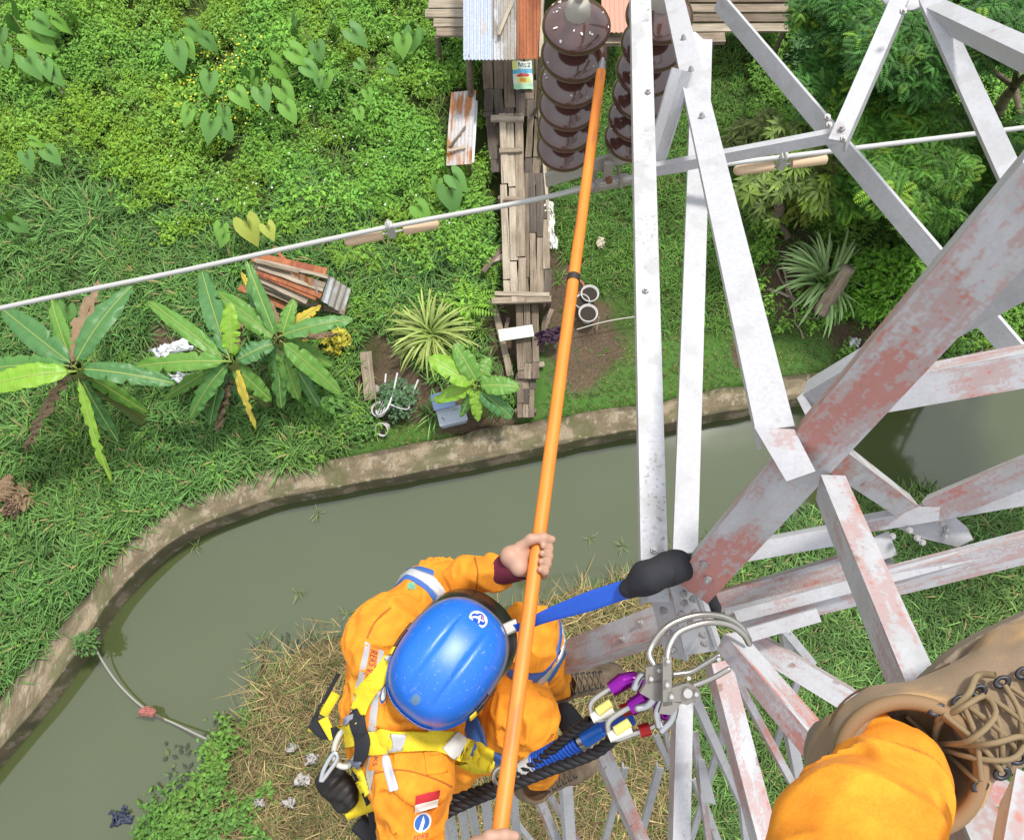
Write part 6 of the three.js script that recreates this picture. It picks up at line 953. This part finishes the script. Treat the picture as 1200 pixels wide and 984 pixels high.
{
  const t = thing('shock_absorber', 'blue ribbed shock absorber with steel eye on the climber\'s lanyard', 'shock absorber'), a = pt(628, 894, 1.96), b = pt(680, 866, 1.90), m = new MB(), ax = b.clone().sub(a), N = 40; const [X, Y, Z] = frameFrom(ax, fwd);
  for (let i = 0; i <= N; i++) { const r = .0235 + .0025 * Math.cos(i / N * 14 * 6.2832); for (let k = 0; k <= 20; k++) { const an = k / 20 * 6.2832; m.v(a.clone().addScaledVector(ax, i / N).addScaledVector(Y, Math.cos(an) * r).addScaledVector(Z, Math.sin(an) * r), i / N * .12, k / 20 * .1); } } for (let i = 0; i < N; i++) for (let k = 0; k < 20; k++) { const q = i * 21 + k; m.q(q, q + 1, q + 22, q + 21); } part('ribbed_body', m.geo(), blueW, t);
  part('clear_sleeve', cyl(pt(612, 903, 1.97), a, .021, .024, 20), mat(.55, .56, .56, .35), t); part('end_fitting', mergeGeometries([cyl(pt(588, 912, 1.975), pt(614, 902, 1.97), .014, .02, 16), new THREE.TorusGeometry(.024, .007, 8, 24).applyQuaternion(new THREE.Quaternion().setFromUnitVectors(new V3(0, 0, 1), fwd)).translate(...pt(590, 910, 1.97).toArray())]), steelM, t);
  part('band', cyl(pt(681, 866, 1.9), pt(686, 864, 1.895), .0255, .0255, 20), steelM, t); part('end_sleeve', surfaceNets(C(pt(688, 862, 1.89), pt(706, 853, 1.86), .024, .018), ...bounds([pt(688, 862, 1.89), pt(706, 853, 1.86)], .05), .004), mat(.02, .16, .66, .3), t);
  strap([[700, 852, 14, 1.85], [722, 848, 16, 1.82], [742, 842, 14, 1.79]], blueW, 'webbing', { free: true, parent: t }); settle(t, a);
}
{ const o = solo('black_pouch', surfaceNets(blend([C(pt(662, 836, 2.5), pt(676, 858, 2.48), .035, .042)], .01), ...bounds([pt(662, 836, 2.5), pt(676, 858, 2.48)], .07), .006), blackCloth, 'small black pouch hanging between the boots and the rope', 'pouch'); settle(o, pt(668, 846, 2.5)); }

// ------------------------------------------------------------------ the photographer's own leg and boot
{
  const t = thing('person', 'leg in orange trousers and tan laced work boot standing on the tower', 'person');
  const tanT = tex(512, 512, (i, j, o) => { const n = fbm2(i / 512 * 6, j / 512 * 6, 5, 45, 6, 6), s = sstep(.46, .66, fbm2(i / 512 * 3, j / 512 * 3, 4, 47, 3, 3)), f = noise2(i * .7, j * .7, 358, 358, 5), k = .82 + .3 * f; o[0] = lerp(lerp(.40, .56, n), .22, s * .85) * k; o[1] = lerp(lerp(.235, .345, n), .165, s * .85) * k; o[2] = lerp(lerp(.10, .16, n), .115, s * .85) * k; }, { rx: 4, ry: 4 });
  const tanM = mat(1, 1, 1, .88, { map: tanT, bumpMap: tanT, bumpScale: .0015, sheen: .25, sheenColor: rgb(.9, .7, .5) });
  const M4 = footMatrix([951, 904, .885], [1248, 770, .865], 1.10), leg = [new V3(-.058, .10, 0), new V3(-.075, .215, 0), new V3(-.12, .36, -.01)].map((v) => v.applyMatrix4(M4)); 
  const kneeP = pt(985, 1210, .55), ank = leg[0], low = pt(1050, 905, .775), calf = pt(1004, 985, .67);
  const tr = (x, y, z) => (noise3(x * 26, y * 16, z * 26) - .5) * .010 - Math.max(0, .14 - Math.abs(noise3(x * 14 + 5, y * 34, z * 14) - .5)) * .05 + .004, F0 = blend([C(low, calf, .052, .059), C(calf, kneeP, .059, .075)], .03), n0 = low.clone().sub(calf).normalize(), F = (x, y, z) => Math.max(F0(x, y, z) + tr(x, y, z), (x - low.x) * n0.x + (y - low.y) * n0.y + (z - low.z) * n0.z - .012 - (noise3(x * 16, y * 16, z * 16) - .5) * .006);
  const hollow = C(low.clone().addScaledVector(n0, .05), low.clone().addScaledVector(n0, -.035), .042, .036);
  part('trouser_leg', surfaceNets((x, y, z) => Math.max(F(x, y, z), -hollow(x, y, z)), ...bounds([low, calf, kneeP], .12), .005), orangeM, t);
  part('body', surfaceNets(blend([C(ank, low.clone().lerp(calf, .25), .030, .030), C(low.clone().lerp(calf, .25), calf, .030, .036), C(calf, kneeP, .036, .05)], .03), ...bounds([ank, low, calf, kneeP], .1), .007), mat(.03, .028, .035, .9), t, 'dark sock above the boot');
  boot(t, M4, tanM, mat(.24, .19, .135, .95), mat(.24, .175, .095, .85), .0034, true);
  settle(t, pt(1060, 860, .88));
}
// ------------------------------------------------------------------ things in the water
{
  const t = thing('mooring_rope', 'grey rope strung low over the water with a red rag tied on it', 'rope'), a = [[106, 748], [120, 775], [140, 803], [172, 832], [205, 848], [242, 866]].map(([u, v], i) => gp(u, v, [-.05, -.2, -.26, -.28, -.26, -.1][i]));
  part('rope', tube(a, .016, 60, 8), mat(.30, .29, .25, .9), t); const P = gp(173, 833, -.24); part('rag', surfaceNets(((b) => (x, y, z) => b(x, y, z) + (noise3(x * 30, y * 30, z * 30) - .5) * .07)(C(P.clone().add(new V3(-.06, .02, 0)), P.clone().add(new V3(.08, .03, .02)), .06, .05)), ...bounds([P], .25), .012), mat(.34, .12, .10, .9), t); part('twig', tube([gp(158, 838, -.25), gp(180, 836, -.2), gp(196, 846, -.3)], .012, 12, 6), woods[1], t); settle(t, a[0].clone().setY(WATER_Y));
  shrub('tuft of weed growing from the canal wall where the rope is tied', 104, 752, .35, .16, 60, [.08, .17, .04], 60, .07, .03).position.y = -.1;
}
{
  const R = rng(71), m = new MB(), spots = []; for (let k = 0; k < 46; k++) spots.push([188 + R() * 60, 872 + R() * 55]); for (let k = 0; k < 46; k++) spots.push([296 + R() * 110, 748 + R() * 12]); for (let k = 0; k < 14; k++) spots.push([165 + R() * 60, 915 + R() * 50]); for (let k = 0; k < 20; k++) spots.push([240 + R() * 30, 838 + R() * 30]);
  for (const [u, v] of spots) { const p = gp(u, v, WATER_Y + .012), a = R() * 6.283, c = R() < .4 ? [.10, .15, .06] : [.05, .06, .045]; leaf(m, p, dirA(a), new V3(0, 1, 0), .05 + .09 * R(), .04 + .04 * R(), c, -.1); }
  const o = new THREE.Mesh(m.geo(), GM); o.name = 'floating_leaves'; o.userData = { kind: 'stuff', label: 'scraps of leaf floating on the water by the near bank', category: 'floating leaves' }; scene.add(o);
  [[350, 695, 'thin sprig of grass standing in the open water'], [408, 720, 'tiny sprig of grass in the water near the climber'], [690, 632, 'sprig of grass in the water beyond the pole hand'], [730, 640, 'sprig of grass in the water beside the cross-arm chord'], [292, 778, 'sprig of weed at the edge of the near bank'], [372, 602, 'thin reed standing close to the canal wall'], [230, 640, 'bent reed by the curve of the canal wall']].forEach(([u, v, label], k) => { const g = new MB(), p = gp(u, v, WATER_Y), Q = rng(90 + k); for (let i = 0; i < 9; i++) blade(g, p.clone().add(new V3((Q() - .5) * .05, 0, (Q() - .5) * .05)), dirA(Q() * 6.28), .10 + .12 * Q(), .009, .4 + Q(), [.14, .2, .07], [.28, .34, .14], 3, .8); const s = solo('water_sprig', g.geo(), GM, label, 'water plant', 'sprigs growing in the canal'); settle(s, p); });
}
{ const M = mat(.03, .04, .07, .5), o = solo('sunken_bag', crumple([[128, 950], [148, 946], [156, 962], [132, 970]], -.35, M, 41, .06), M, 'dark plastic bag half sunk in the water', 'litter'); settle(o, gp(140, 958, -.36)); }
[[342, 876, 'bluish plastic scrap on the straw'], [366, 890, 'pale crumpled scrap on the straw beside the harness'], [355, 914, 'white torn scrap on the straw'], [304, 940, 'small grey scrap at the straw edge'], [338, 940, 'faded beige scrap on the straw']].forEach(([u, v, lab], k) => { const M = mat(.40, .38, .35, .7), s = 4 + (k % 3) * 2; settle(solo('paper_scrap', crumple([[u - s, v - s * .6], [u + s, v - s * .5], [u + s * .8, v + s * .7], [u - s * .9, v + s * .5]], .22, M, 50 + k, .05), M, lab, 'litter'), gp(u, v, .2)); });

scene.traverse((o) => { if (o.isMesh) { o.castShadow = true; o.receiveShadow = true; } });
renderer.render(scene, camera);
